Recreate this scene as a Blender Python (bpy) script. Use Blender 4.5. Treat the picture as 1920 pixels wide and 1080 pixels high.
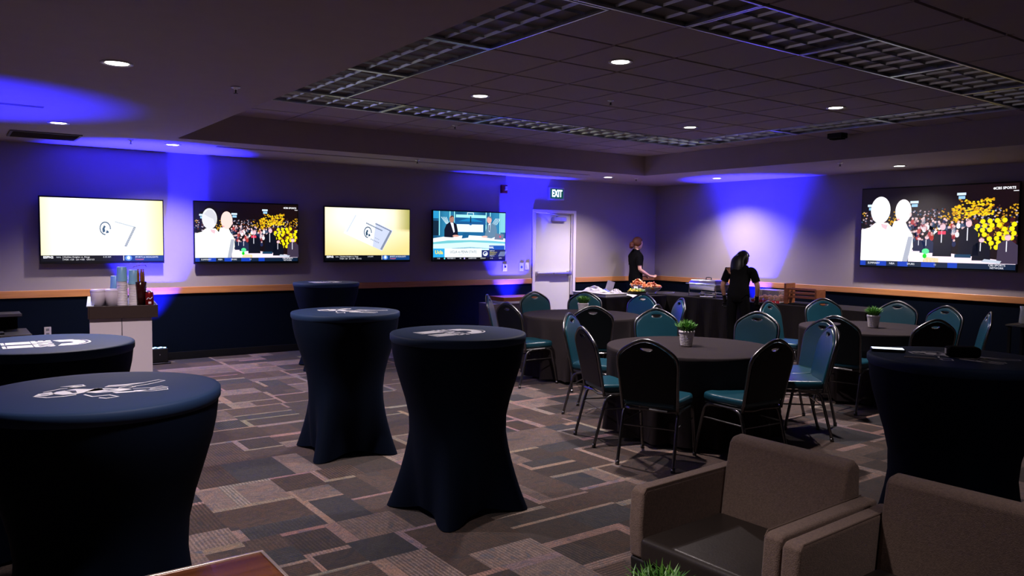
import bpy, bmesh, math, random
from mathutils import Vector, Matrix
random.seed(11)
PI = math.pi
for o in list(bpy.data.objects): bpy.data.objects.remove(o)
S = bpy.context.scene
COL = S.collection

# ------------------------------------------------------------------ camera
cam_d = bpy.data.cameras.new('camera'); cam = bpy.data.objects.new('camera', cam_d); COL.objects.link(cam)
R_ = Vector((0.81076059, -0.58526494, 0.01149844)); U_ = Vector((0.02643536, 0.0562292, 0.99806786)); F_ = Vector((0.58478067, 0.80889012, -0.06106011))
m = Matrix((R_, U_, -F_)).transposed().to_4x4(); m.translation = Vector((-11.3184, -10.8827, 1.62))
cam.matrix_world = m
cam_d.sensor_width = 36; cam_d.lens = 1474.4254 / 1920 * 36; cam_d.clip_start = .05
S.camera = cam
# ------------------------------------------------------------------ world, exposure
w = bpy.data.worlds.new('world'); S.world = w; w.use_nodes = True
w.node_tree.nodes['Background'].inputs[0].default_value = (.5, .42, .5, 1)
w.node_tree.nodes['Background'].inputs[1].default_value = 0.004
S.view_settings.view_transform = 'Standard'; S.view_settings.look = 'None'
S.view_settings.gamma = 1; S.view_settings.use_curve_mapping = False
S.view_settings.exposure = 0.0
CAN_W = 300.0           # recessed downlights
UP_W = 5600.0           # blue uplights on the floor
CANS_SOFFIT = [(-10.41, -5.39), (-10.39, -2.13), (-9.10, -.97), (-2.22, -1.02), (-.77, -2.12), (-.67, -5.18)]
CANS_TRAY = [(-7.04, -6.36), (-7.08, -4.46), (-3.97, -4.35), (-3.91, -6.23)]
CANS_UNSEEN = [((-10.41, -8.65), .7), ((-8.4, -10.6), .16)]  # the second is added out of view to brighten the armchairs
def spot(name, loc, energy, ang, color, blend=.5, r=.05, rot=(0, 0, 0)):
    l = bpy.data.lights.new(name, 'SPOT'); l.energy = energy; l.spot_size = math.radians(ang); l.spot_blend = blend
    l.color = color; l.shadow_soft_size = r
    o = bpy.data.objects.new(name, l); o.location = loc; o.rotation_euler = rot; COL.objects.link(o); return o
WARM = (1, .85, .85)
for x, y in CANS_SOFFIT: spot('downlight_lamp', (x, y, 2.66), CAN_W * (1.3), 130, WARM, 1., .055)
for x, y in CANS_TRAY: spot('downlight_lamp', (x, y, 2.97), CAN_W * 1.35, 122, WARM, 1., .055)
for (x, y), k in CANS_UNSEEN: spot('downlight_lamp', (x, y, 2.66), CAN_W * k, 110, WARM, 1., .055)
BLUE = (.016, .014, 1)

# ------------------------------------------------------------------ helpers
def lin(c):
    return tuple(((v / 255) / 12.92 if v / 255 <= .04045 else ((v / 255 + .055) / 1.055) ** 2.4) for v in c[:3])
MATS = {}
def mat(name, col, rough=.6, metal=0., spec=.5, noise=0., nscale=20., bump=0., bscale=200., emit=0., coat=0., sheen=0., trans=0., alpha=1.):
    if name in MATS: return MATS[name]
    m = bpy.data.materials.new(name); m.use_nodes = True; nt = m.node_tree; b = nt.nodes['Principled BSDF']
    b.inputs['Base Color'].default_value = (*col, 1); b.inputs['Roughness'].default_value = rough; b.inputs['Metallic'].default_value = metal
    b.inputs['Specular IOR Level'].default_value = spec; b.inputs['Coat Weight'].default_value = coat; b.inputs['Sheen Weight'].default_value = sheen
    b.inputs['Transmission Weight'].default_value = trans; b.inputs['Alpha'].default_value = alpha
    if emit:
        b.inputs['Emission Color'].default_value = (*col, 1); b.inputs['Emission Strength'].default_value = emit
    tc = nt.nodes.new('ShaderNodeTexCoord')
    if noise:
        n = nt.nodes.new('ShaderNodeTexNoise'); n.inputs['Scale'].default_value = nscale; n.inputs['Detail'].default_value = 6
        r = nt.nodes.new('ShaderNodeMixRGB'); r.inputs[1].default_value = (*[c * (1 - noise) for c in col], 1); r.inputs[2].default_value = (*[min(1, c * (1 + noise)) for c in col], 1)
        nt.links.new(tc.outputs['Object'], n.inputs['Vector']); nt.links.new(n.outputs['Fac'], r.inputs[0]); nt.links.new(r.outputs[0], b.inputs['Base Color'])
    if bump:
        n = nt.nodes.new('ShaderNodeTexNoise'); n.inputs['Scale'].default_value = bscale; n.inputs['Detail'].default_value = 4
        bp = nt.nodes.new('ShaderNodeBump'); bp.inputs['Strength'].default_value = bump; bp.inputs['Distance'].default_value = .004
        nt.links.new(tc.outputs['Object'], n.inputs['Vector']); nt.links.new(n.outputs['Fac'], bp.inputs['Height']); nt.links.new(bp.outputs[0], b.inputs['Normal'])
    MATS[name] = m; return m

def obj(name, bm, m, parent=None, smooth=False, bevel=0., kind=None, label=None, segs=2):
    if isinstance(bm, bpy.types.Mesh): me = bm
    else:
        me = bpy.data.meshes.new(name)
        bmesh.ops.recalc_face_normals(bm, faces=bm.faces[:])
        bm.to_mesh(me); bm.free()
    if m is not None and not me.materials: me.materials.append(m)
    o = bpy.data.objects.new(name, me); COL.objects.link(o)
    if smooth: me.polygons.foreach_set('use_smooth', [True] * len(me.polygons))
    if bevel:
        b = o.modifiers.new('bevel', 'BEVEL'); b.width = bevel; b.segments = segs; b.limit_method = 'ANGLE'; b.angle_limit = math.radians(40)
        me.polygons.foreach_set('use_smooth', [True] * len(me.polygons))
        wn = o.modifiers.new('wn', 'WEIGHTED_NORMAL')
    if parent: o.parent = parent
    if kind: o['kind'] = kind
    if label: o['label'] = label
    return o
def tag(o, label, cat, group=None):
    o['label'] = label; o['category'] = cat
    if group: o['group'] = group
    return o
def thing(name, label, cat, loc=(0, 0, 0), rz=0., group=None):
    o = bpy.data.objects.new(name, None); o.empty_display_size = .1; COL.objects.link(o); o.location = loc; o.rotation_euler = (0, 0, rz)
    return tag(o, label, cat, group)
def dup(root, loc, rz, label=None, group=None):
    def cp(o, par):
        c = o.copy(); COL.objects.link(c)
        if par is not None: c.parent = par
        for ch in list(o.children): cp(ch, c)
        return c
    r = cp(root, None); r.location = loc; r.rotation_euler = (0, 0, rz)
    if label: r['label'] = label
    if group: r['group'] = group
    return r
def B(): return bmesh.new()
def box(bm, c, s, rot=None, taper=1.):
    M = Matrix.Translation(c) @ (rot.to_4x4() if rot else Matrix.Identity(4)) @ Matrix.Diagonal((*s, 1))
    r = bmesh.ops.create_cube(bm, size=1, matrix=M); 
    if taper != 1.:
        for v in r['verts']:
            if v.co.z < c[2]: v.co.x = c[0] + (v.co.x - c[0]) * taper; v.co.y = c[1] + (v.co.y - c[1]) * taper
    return r
def bx(bm, x0, x1, y0, y1, z0, z1): return box(bm, ((x0 + x1) / 2, (y0 + y1) / 2, (z0 + z1) / 2), (x1 - x0, y1 - y0, z1 - z0))
def cyl(bm, a, b, r1, r2=None, n=16, cap=True):
    a = Vector(a); b = Vector(b); d = b - a; r2 = r1 if r2 is None else r2
    M = Matrix.Translation((a + b) / 2) @ d.to_track_quat('Z', 'Y').to_matrix().to_4x4()
    return bmesh.ops.create_cone(bm, cap_ends=cap, segments=n, radius1=r1, radius2=r2, depth=d.length, matrix=M)
def lathe(bm, prof, n=32, c=(0, 0), close=False):
    rings = []
    for r, z in prof:
        rings.append([bm.verts.new((c[0] + r * math.cos(2 * PI * i / n), c[1] + r * math.sin(2 * PI * i / n), z)) for i in range(n)] if r > 1e-6 else [bm.verts.new((c[0], c[1], z))])
    for a, b in zip(rings, rings[1:]):
        if len(a) == 1 and len(b) == 1: continue
        for i in range(n):
            j = (i + 1) % n
            if len(a) == 1: bm.faces.new((a[0], b[i], b[j]))
            elif len(b) == 1: bm.faces.new((a[i], a[j], b[0]))
            else: bm.faces.new((a[i], a[j], b[j], b[i]))
def smoothpath(pts, k=4, closed=False):
    P = [Vector(p) for p in pts]; n = len(P); out = []
    rng = n if closed else n - 1
    for i in range(rng):
        p0 = P[(i - 1) % n] if closed or i > 0 else P[0]; p1 = P[i]; p2 = P[(i + 1) % n]; p3 = P[(i + 2) % n] if closed or i + 2 < n else P[-1]
        for j in range(k):
            t = j / k
            out.append(.5 * ((2 * p1) + (-p0 + p2) * t + (2 * p0 - 5 * p1 + 4 * p2 - p3) * t * t + (-p0 + 3 * p1 - 3 * p2 + p3) * t ** 3))
    if not closed: out.append(P[-1])
    return out
def tube(bm, pts, r, n=8, closed=False, flat=1.):
    P = [Vector(p) for p in pts]; rings = []; N = len(P); prev = None
    for i, p in enumerate(P):
        if closed: t = P[(i + 1) % N] - P[(i - 1) % N]
        else: t = P[min(i + 1, N - 1)] - P[max(i - 1, 0)]
        t.normalize()
        if prev is None:
            ref = Vector((0, 0, 1)) if abs(t.z) < .9 else Vector((1, 0, 0)); u = t.cross(ref).normalized()
        else: u = (prev - t * prev.dot(t)).normalized()
        prev = u; v = t.cross(u)
        rr = r[i] if isinstance(r, (list, tuple)) else r
        rings.append([bm.verts.new(p + u * rr * math.cos(2 * PI * k / n) + v * rr * flat * math.sin(2 * PI * k / n)) for k in range(n)])
    for i in range(N if closed else N - 1):
        a = rings[i]; b = rings[(i + 1) % N]
        for k in range(n): bm.faces.new((a[k], a[(k + 1) % n], b[(k + 1) % n], b[k]))
    if not closed: bm.faces.new(rings[0][::-1]); bm.faces.new(rings[-1])
def prism(bm, poly, d0, d1, f):
    """poly 2-D (u,v) extruded d0..d1, f(u,v,d)->xyz"""
    a = [bm.verts.new(f(u, v, d0)) for u, v in poly]; b = [bm.verts.new(f(u, v, d1)) for u, v in poly]
    n = len(poly)
    bm.faces.new(a); bm.faces.new(b[::-1])
    for i in range(n): bm.faces.new((a[i], a[(i + 1) % n], b[(i + 1) % n], b[i]))
def blob(bm, c, r, s=(1, 1, 1), sub=2, jit=0., rot=None):
    M = Matrix.Translation(c) @ (rot.to_4x4() if rot else Matrix.Identity(4)) @ Matrix.Diagonal((s[0] * r, s[1] * r, s[2] * r, 1))
    res = bmesh.ops.create_icosphere(bm, subdivisions=sub, radius=1, matrix=M)
    if jit:
        for v in res['verts']: v.co += Vector((random.uniform(-1, 1), random.uniform(-1, 1), random.uniform(-1, 1))) * jit * r
def text_mesh(body, size, font_off=0., ext=0., align='CENTER', sx=1.):
    cu = bpy.data.curves.new('t', 'FONT'); cu.body = body; cu.size = size; cu.align_x = align; cu.align_y = 'CENTER'; cu.offset = font_off; cu.extrude = ext; cu.resolution_u = 2
    o = bpy.data.objects.new('t', cu); COL.objects.link(o); bpy.context.view_layer.update()
    me = bpy.data.meshes.new_from_object(o.evaluated_get(bpy.context.evaluated_depsgraph_get()))
    bpy.data.objects.remove(o); bpy.data.curves.remove(cu)
    if sx != 1.:
        for v in me.vertices: v.co.x *= sx
    return me

# ------------------------------------------------------------------ materials
def wall_mat():
    m = bpy.data.materials.new('wall_paint'); m.use_nodes = True; nt = m.node_tree; b = nt.nodes['Principled BSDF']
    g = nt.nodes.new('ShaderNodeNewGeometry'); sp = nt.nodes.new('ShaderNodeSeparateXYZ'); nt.links.new(g.outputs['Position'], sp.inputs[0])
    lt = nt.nodes.new('ShaderNodeMath'); lt.operation = 'LESS_THAN'; lt.inputs[1].default_value = .9; nt.links.new(sp.outputs['Z'], lt.inputs[0])
    n = nt.nodes.new('ShaderNodeTexNoise'); n.inputs['Scale'].default_value = 2.5; n.inputs['Detail'].default_value = 5; nt.links.new(g.outputs['Position'], n.inputs['Vector'])
    r = nt.nodes.new('ShaderNodeMixRGB'); r.inputs[1].default_value = (.30, .262, .265, 1); r.inputs[2].default_value = (.335, .295, .298, 1); nt.links.new(n.outputs['Fac'], r.inputs[0])
    x = nt.nodes.new('ShaderNodeMixRGB'); x.inputs[2].default_value = (.0012, .0032, .0085, 1); nt.links.new(lt.outputs[0], x.inputs[0]); nt.links.new(r.outputs[0], x.inputs[1])
    nt.links.new(x.outputs[0], b.inputs['Base Color']); b.inputs['Roughness'].default_value = .75; b.inputs['Specular IOR Level'].default_value = .05
    n2 = nt.nodes.new('ShaderNodeTexNoise'); n2.inputs['Scale'].default_value = 160; nt.links.new(g.outputs['Position'], n2.inputs['Vector'])
    bp = nt.nodes.new('ShaderNodeBump'); bp.inputs['Strength'].default_value = .12; bp.inputs['Distance'].default_value = .003; nt.links.new(n2.outputs['Fac'], bp.inputs['Height']); nt.links.new(bp.outputs[0], b.inputs['Normal'])
    return m
def wood_mat(name, c1, c2, rough=.4, axis='X', sc=1., coat=0.):
    m = bpy.data.materials.new(name); m.use_nodes = True; nt = m.node_tree; b = nt.nodes['Principled BSDF']
    tc = nt.nodes.new('ShaderNodeTexCoord'); mp = nt.nodes.new('ShaderNodeMapping'); nt.links.new(tc.outputs['Object'], mp.inputs[0])
    s = {'X': (1, 18, 18), 'Y': (18, 1, 18), 'Z': (18, 18, 1)}[axis]; mp.inputs['Scale'].default_value = tuple(v * sc for v in s)
    n = nt.nodes.new('ShaderNodeTexNoise'); n.inputs['Scale'].default_value = 2.2; n.inputs['Detail'].default_value = 8; n.inputs['Distortion'].default_value = .6; nt.links.new(mp.outputs[0], n.inputs['Vector'])
    cr = nt.nodes.new('ShaderNodeValToRGB'); cr.color_ramp.elements[0].position = .3; cr.color_ramp.elements[1].position = .7
    cr.color_ramp.elements[0].color = (*c1, 1); cr.color_ramp.elements[1].color = (*c2, 1)
    nt.links.new(n.outputs['Fac'], cr.inputs[0]); nt.links.new(cr.outputs[0], b.inputs['Base Color']); b.inputs['Roughness'].default_value = rough; b.inputs['Coat Weight'].default_value = coat
    return m
def carpet_mat():
    m = bpy.data.materials.new('patterned_carpet'); m.use_nodes = True; nt = m.node_tree; b = nt.nodes['Principled BSDF']; L = nt.links.new; N = nt.nodes.new
    g = N('ShaderNodeNewGeometry'); sp = N('ShaderNodeSeparateXYZ'); L(g.outputs['Position'], sp.inputs[0])
    ca = N('ShaderNodeVertexColor'); ca.layer_name = 'Col'; pa = N('ShaderNodeVertexColor'); pa.layer_name = 'Pat'
    ps = N('ShaderNodeSeparateColor'); L(pa.outputs['Color'], ps.inputs[0])
    # offset noise space per patch
    of = N('ShaderNodeVectorMath'); of.operation = 'SCALE'; L(pa.outputs['Color'], of.inputs[0]); of.inputs['Scale'].default_value = 37.
    ad = N('ShaderNodeVectorMath'); L(g.outputs['Position'], ad.inputs[0]); L(of.outputs[0], ad.inputs[1])
    n1 = N('ShaderNodeTexNoise'); n1.inputs['Scale'].default_value = 5.5; n1.inputs['Detail'].default_value = 3; n1.inputs['Distortion'].default_value = 2.2; L(ad.outputs[0], n1.inputs['Vector'])
    r1 = N('ShaderNodeValToRGB'); e = r1.color_ramp.elements; e[0].position = .30; e[0].color = (.55, .72, .95, 1); e[1].position = .72; e[1].color = (1.45, 1.14, .95, 1)
    k = r1.color_ramp.elements.new(.42); k.color = (1.0, .82, .72, 1); k = r1.color_ramp.elements.new(.49); k.color = (1.45, 1.25, 1.12, 1); k = r1.color_ramp.elements.new(.54); k.color = (.78, .80, .84, 1); k = r1.color_ramp.elements.new(.60); k.color = (1.25, .98, .82, 1)
    L(n1.outputs['Fac'], r1.inputs[0])
    mu = N('ShaderNodeMixRGB'); mu.blend_type = 'MULTIPLY'; mu.inputs[0].default_value = .85; L(ca.outputs['Color'], mu.inputs[1]); L(r1.outputs[0], mu.inputs[2])
    # stripes along x or y
    mix = N('ShaderNodeMix'); L(ps.outputs['Green'], mix.inputs[0]); L(sp.outputs['X'], mix.inputs[2]); L(sp.outputs['Y'], mix.inputs[3])
    w1 = N('ShaderNodeMath'); w1.operation = 'MULTIPLY'; w1.inputs[1].default_value = 2 * PI / .021; L(mix.outputs[0], w1.inputs[0])
    w2 = N('ShaderNodeMath'); w2.operation = 'SINE'; L(w1.outputs[0], w2.inputs[0])
    w3 = N('ShaderNodeMath'); w3.operation = 'MULTIPLY'; L(w2.outputs[0], w3.inputs[0]); L(ps.outputs['Red'], w3.inputs[1])
    w4 = N('ShaderNodeMath'); w4.operation = 'MULTIPLY_ADD'; w4.inputs[1].default_value = .42; w4.inputs[2].default_value = 1.; L(w3.outputs[0], w4.inputs[0])
    m2 = N('ShaderNodeVectorMath'); m2.operation = 'SCALE'; L(mu.outputs[0], m2.inputs[0]); L(w4.outputs[0], m2.inputs['Scale'])
    n3 = N('ShaderNodeTexNoise'); n3.inputs['Scale'].default_value = 150; n3.inputs['Detail'].default_value = 2; L(g.outputs['Position'], n3.inputs['Vector'])
    a3 = N('ShaderNodeMath'); a3.operation = 'MULTIPLY_ADD'; a3.inputs[1].default_value = 2.0; a3.inputs[2].default_value = .0; L(n3.outputs['Fac'], a3.inputs[0])
    m3 = N('ShaderNodeVectorMath'); m3.operation = 'SCALE'; L(m2.outputs[0], m3.inputs[0]); L(a3.outputs[0], m3.inputs['Scale'])
    L(m3.outputs[0], b.inputs['Base Color']); b.inputs['Roughness'].default_value = .95; b.inputs['Specular IOR Level'].default_value = .1; b.inputs['Sheen Weight'].default_value = .15
    bp = N('ShaderNodeBump'); bp.inputs['Strength'].default_value = .5; bp.inputs['Distance'].default_value = .004; L(n3.outputs['Fac'], bp.inputs['Height']); L(bp.outputs[0], b.inputs['Normal'])
    return m
WALL = wall_mat()
CEIL = mat('ceiling_paint', (.37, .30, .30), .85, noise=.05, nscale=6, bump=.1, bscale=150)
TILE = mat('acoustic_tile', (.34, .275, .275), .9, noise=.10, nscale=120, bump=.35, bscale=300)
GRID = mat('ceiling_grid', (.10, .085, .085), .6)
RAILW = wood_mat('rail_oak', (.42, .17, .055), (.58, .26, .09), .35, 'X', .7, .2)
RAILWY = wood_mat('rail_oak_y', (.42, .17, .055), (.58, .26, .09), .35, 'Y', .7, .2)
NAVYLIT = mat('navy_spandex_lit', (.010, .027, .072), .65, spec=.2, noise=.1, nscale=4, bump=.05, bscale=500)  # cover cloth with the overhead light put into its colour
NAVYSHADE = mat('navy_spandex_shaded', (.0018, .0045, .013), .7, spec=.06, noise=.12, nscale=4, bump=.05, bscale=500)  # same cover cloth, shade of the sides darkened into its colour
WHITEPRINT = mat('white_print', (.93, .93, .97), .6)
NAVYPRINT = mat('navy_print', (.010, .024, .06), .6)
BLACKCLOTH = mat('black_tablecloth', (.026, .021, .023), .85, spec=.05, noise=.2, nscale=3, bump=.1, bscale=400)
TEAL = mat('teal_vinyl', (.0055, .044, .066), .3, spec=.45, noise=.15, nscale=8, bump=.12, bscale=120)
CHFR = mat('chair_frame_metal', (.15, .15, .155), .30, metal=1., noise=.25, nscale=60)
CHROME = mat('chrome', (.8, .8, .8), .12, metal=1., noise=.02, nscale=10)
STEEL = mat('brushed_steel', (.6, .6, .6), .28, metal=1., noise=.08, nscale=30)
BLACKP = mat('black_plastic', (.006, .006, .007), .4, spec=.3, noise=.1, nscale=10)
BLACKM = mat('black_matte', (.005, .005, .006), .8, spec=.1, noise=.1, nscale=10)
WHITEP = mat('white_plastic', (.78, .76, .76), .4, noise=.03, nscale=10)
DOORP = mat('door_paint', (.62, .60, .64), .45, noise=.02, nscale=3)
FRAMEP = mat('door_frame_paint', (.66, .60, .72), .4, noise=.02, nscale=3)
def fabric():
    m = mat('tan_tweed', (.21, .145, .115), .95, noise=.45, nscale=110, bump=.8, bscale=260, sheen=.1); return m
TWEED = fabric()
LEATHER = mat('dark_leather', (.028, .022, .019), .38, noise=.15, nscale=6, bump=.15, bscale=90)
PAPER = mat('white_paper', (.80, .77, .78), .7, noise=.02, nscale=5)
LENS = mat('lamp_lens', (1, .95, .93), .5, emit=14.)
TRIMW = mat('lamp_trim', (.55, .52, .52), .5, noise=.02, nscale=5)

# ------------------------------------------------------------------ floor
ZS, ZT = 2.694, 3.007
XL, YB = -12.15, -13.2
def build_floor():
    rects = []
    def split(x0, x1, y0, y1, d):
        w_, h_ = x1 - x0, y1 - y0
        lim = random.uniform(.6, 1.15)
        if w_ < lim and h_ < lim * .55 or (w_ < .3 and h_ < .3): rects.append((x0, x1, y0, y1)); return
        if w_ * random.uniform(.6, 1.1) > h_ * random.uniform(.6, 1.3): 
            s = x0 + w_ * random.uniform(.3, .7); split(x0, s, y0, y1, d + 1); split(s, x1, y0, y1, d + 1)
        else:
            s = y0 + h_ * random.uniform(.3, .7); split(x0, x1, y0, s, d + 1); split(x0, x1, s, y1, d + 1)
    split(XL - .1, .1, YB - .1, .2, 0)
    pal = [((.084, .060, .050), 6), ((.060, .049, .046), 5), ((.052, .055, .064), 3), ((.240, .198, .188), 5), ((.175, .142, .133), 3), ((.105, .080, .070), 4)]
    cols = [c for c, n in pal for _ in range(n)]
    bm = B(); cl = bm.loops.layers.float_color.new('Col'); pl = bm.loops.layers.float_color.new('Pat')
    def face(x0, x1, y0, y1, c, p):
        f = bm.faces.new([bm.verts.new(v) for v in ((x0, y0, 0), (x1, y0, 0), (x1, y1, 0), (x0, y1, 0))])
        for l in f.loops: l[cl] = (*c, 1); l[pl] = (*p, 1)
    for x0, x1, y0, y1 in rects:
        c = random.choice(cols); j = random.uniform(.85, 1.15); c = tuple(v * j * .46 for v in c)
        p = (random.choice((.15, .4, .7, 1.)), random.choice((0, 1)), random.random())
        lc = tuple(v * random.uniform(.52, .70) for v in (.26, .208, .19)); lp = (random.choice((.3, .6, .9)), random.choice((0, 1)), random.random())
        if random.random() < .55 and y1 - y0 > .18:
            t = random.choice((.03, .045, .07)); face(x0, x1, y1 - t, y1, lc, lp); y1 -= t
        if random.random() < .45 and x1 - x0 > .18:
            t = random.choice((.03, .045, .08)); face(x0, x0 + t, y0, y1, lc, lp); x0 += t
        if random.random() < .35 and (x1 - x0) > .3:    # a band of another tone inside the patch
            s = x0 + (x1 - x0) * random.uniform(.25, .7); c2 = tuple(v * .50 for v in random.choice(cols)); face(x0, s, y0, y1, c2, (random.choice((0, .5, 1)), p[1], random.random())); x0 = s
        face(x0, x1, y0, y1, c, p)
    bmesh.ops.recalc_face_normals(bm, faces=bm.faces[:])
    for f in bm.faces:
        if f.normal.z < 0: f.normal_flip()
    me = bpy.data.meshes.new('floor'); bm.to_mesh(me); bm.free(); me.materials.append(carpet_mat())
    o = bpy.data.objects.new('floor', me); COL.objects.link(o); o['kind'] = 'structure'
    bm = B(); bx(bm, XL - .2, .2, YB - .2, .3, -.12, -.004); obj('subfloor', bm, BLACKM, o)
build_floor()

# ------------------------------------------------------------------ walls
def struct(name, bm, m, **k): return obj(name, bm, m, kind='structure', **k)
bm = B(); bx(bm, XL - .2, -3.03, 0, .18, 0, 3.2); bx(bm, -2.05, .2, 0, .18, 0, 3.2); bx(bm, -3.03, -2.05, 0, .18, 2.15, 3.2); bx(bm, -3.03, -2.05, .16, .18, 0, 2.15)
struct('wall_far', bm, WALL)
bm = B(); bx(bm, 0, .18, YB - .2, 0, 0, 3.2); struct('wall_right', bm, WALL)
bm = B(); bx(bm, XL - .18, XL, YB, 0, 0, 3.2); struct('wall_left', bm, WALL)
bm = B(); bx(bm, XL - .18, .18, YB - .18, YB, 0, 3.2); struct('wall_near', bm, WALL)
def rail(name, x0, x1, y0, y1, m):
    bm = B(); bx(bm, x0, x1, y0, y1, .866, .955)
    o = struct(name, bm, m, bevel=.006); return o
rail('trim_1', XL, -3.04, -.022, 0, RAILW); rail('trim_2', -2.04, -.022, -.022, 0, RAILW); rail('trim_3', -.022, 0, YB, 0, RAILWY)
bm = B(); bx(bm, XL, -3.04, -.014, 0, 0, .1); bx(bm, -2.04, -.014, -.014, 0, 0, .1); struct('baseboard_far', bm, BLACKM, bevel=.004)
bm = B(); bx(bm, -.014, 0, YB, 0, 0, .1); struct('baseboard_right', bm, BLACKM, bevel=.004)
# ------------------------------------------------------------------ ceiling: painted soffit ring around a raised tray of tiles
TX0, TX1, TY0, TY1 = -9.2, -1.97, -9.07, -1.63
bm = B()
bx(bm, XL, TX0, YB, 0, ZS, 3.25); bx(bm, TX1, 0, YB, 0, ZS, 3.25); bx(bm, TX0, TX1, TY1, 0, ZS, 3.25); bx(bm, TX0, TX1, YB, TY0, ZS, 3.25)
ceil = struct('ceiling', bm, CEIL)
bm = B(); bx(bm, TX0, TX1, TY0, TY1, ZT + .02, 3.25); obj('grid_backing', bm, GRID, ceil)
gx = [-8.04 + .622 * i for i in range(9)]      # -8.04 .. -3.064
gy = [-7.33 + .63 * i for i in range(7)]       # -7.33 .. -3.55
RX0, RX1, RY0, RY1 = gx[0] - .62, gx[-1] + .62, gy[0] - .62, gy[-1] + .62
tb = {}
def tile(x0, x1, y0, y1):
    w_, h_ = round(x1 - x0 - .016, 3), round(y1 - y0 - .016, 3)
    if w_ < .05 or h_ < .05: return
    if (w_, h_) not in tb:
        b = B(); box(b, (0, 0, .011), (w_, h_, .022)); 
        for v in b.verts:
            if v.co.z < .005: v.co.x *= 1 - .012 / w_; v.co.y *= 1 - .012 / h_
        me = bpy.data.meshes.new('ceiling_tile'); bmesh.ops.recalc_face_normals(b, faces=b.faces[:]); b.to_mesh(me); b.free(); me.materials.append(TILE); tb[(w_, h_)] = me
    o = bpy.data.objects.new('ceiling_tile', tb[(w_, h_)]); o.location = ((x0 + x1) / 2, (y0 + y1) / 2, ZT - .002); COL.objects.link(o); o.parent = ceil
for i in range(8):
    for j in range(6): tile(gx[i], gx[i + 1], gy[j], gy[j + 1])
ox = [TX0, RX0] + [RX0 + .622 * i for i in range(1, 10)] + [RX1, TX1]
xs = sorted(set([round(v, 3) for v in ox]))
def ring(xa, xb, ya, yb):
    n = max(1, round((xb - xa) / .62)); mm = max(1, round((yb - ya) / .63))
    for i in range(n):
        for j in range(mm): tile(xa + (xb - xa) * i / n, xa + (xb - xa) * (i + 1) / n, ya + (yb - ya) * j / mm, ya + (yb - ya) * (j + 1) / mm)
ring(TX0, TX1, RY1, TY1); ring(TX0, TX1, TY0, RY0); ring(TX0, RX0, RY0, RY1); ring(RX1, TX1, RY0, RY1)
# tray edge trim
# troffers with parabolic louvres
LOUV = mat('louvre_metal', (.66, .72, .76), .36, metal=1., noise=.05, nscale=20)
LHOUS = mat('troffer_housing', (.36, .41, .45), .45, metal=.8)
TUBE = mat('unlit_tube', (.5, .5, .5), .3)
def make_troffer(L, label):
    t = thing('troffer_light', label, 'ceiling light', (0, 0, ZT), 0, 'unlit louvred light fittings around the ceiling tray')
    W = .60; h = .075
    bm = B(); 
    for s in (-1, 1): box(bm, (0, s * (W / 2 - .008), -.002), (L - .01, .016, .014)); box(bm, (s * (L / 2 - .013), 0, -.002), (.016, W - .032, .014))
    obj('frame', bm, LOUV, t)
    bm = B(); bx(bm, -L / 2 + .006, L / 2 - .006, -W / 2 + .006, W / 2 - .006, h - .004, h + .004)
    for s in (-1, 1):
        box(bm, (0, s * (W / 2 - .01), h / 2), (L - .02, .006, h)); box(bm, (s * (L / 2 - .012), 0, h / 2), (.006, W - .03, h))
    obj('housing', bm, LHOUS, t)
    n = max(2, round(L / .2))
    # blades: V-shaped parabolic section, thin below, wide above
    def vblade(l, ax):
        b = B(); prof = [(0, 0), (.006, .012), (.016, .033), (.034, .058), (-.034, .058), (-.016, .033), (-.006, .012)]
        if ax == 'x': prism(b, prof, -l / 2, l / 2, lambda u, v, d: (d, u, v))
        else: prism(b, prof, -l / 2, l / 2, lambda u, v, d: (u, d, v))
        return b
    me = None
    for k in (1, 2):
        o = obj('louvre_blade', me if me else vblade(L - .04, 'x'), LOUV, t, smooth=False); me = o.data; o.location = (0, -W / 2 + W * k / 3, .002)
    me = None
    for k in range(1, n):
        o = obj('louvre_blade', me if me else vblade(W - .04, 'y'), LOUV, t, smooth=False); me = o.data; o.location = (-L / 2 + L * k / n, 0, .004)
    bm = B()
    for k in range(3): cyl(bm, (-L / 2 + .03, -W / 2 + W * (k + .5) / 3, h - .018), (L / 2 - .03, -W / 2 + W * (k + .5) / 3, h - .018), .011, n=8)
    obj('lamp_tube', bm, TUBE, t)
    return t
side = {'left': 'along the left tray edge', 'far': 'along the far tray edge', 'near': 'along the near right tray edge', 'right': 'along the right tray edge'}
ordw = ['first from its left corner', 'second from its left corner', 'third from its left corner', 'fourth from its left corner', 'at its right corner']
tro = []
bp_ = [RX0, -7.4, -6.17, -4.93, -3.68, RX1]
for sd, yc in (('far', (gy[-1] + RY1) / 2), ('near', (RY0 + gy[0]) / 2)):
    for k in range(5): tro.append((sd, ((bp_[k] + bp_[k + 1]) / 2, yc), bp_[k + 1] - bp_[k], 0, ordw[k]))
for sd, xc in (('left', (RX0 + gx[0]) / 2), ('right', (gx[-1] + RX1) / 2)):
    for k in range(3): tro.append((sd, (xc, gy[0] + 1.26 * (k + .5)), 1.26, PI / 2, ('nearest the camera', 'middle one', 'farthest one')[k]))
protos = {}
for sd, (x, y), L, rz, wd in tro:
    lab = 'unlit louvred ceiling light %s, %s' % (side[sd], wd)
    key = round(L, 2)
    if key not in protos: protos[key] = make_troffer(L, lab); t = protos[key]; t.location = (x, y, ZT); t.rotation_euler = (0, 0, rz)
    else: t = dup(protos[key], (x, y, ZT), rz, lab)
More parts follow.
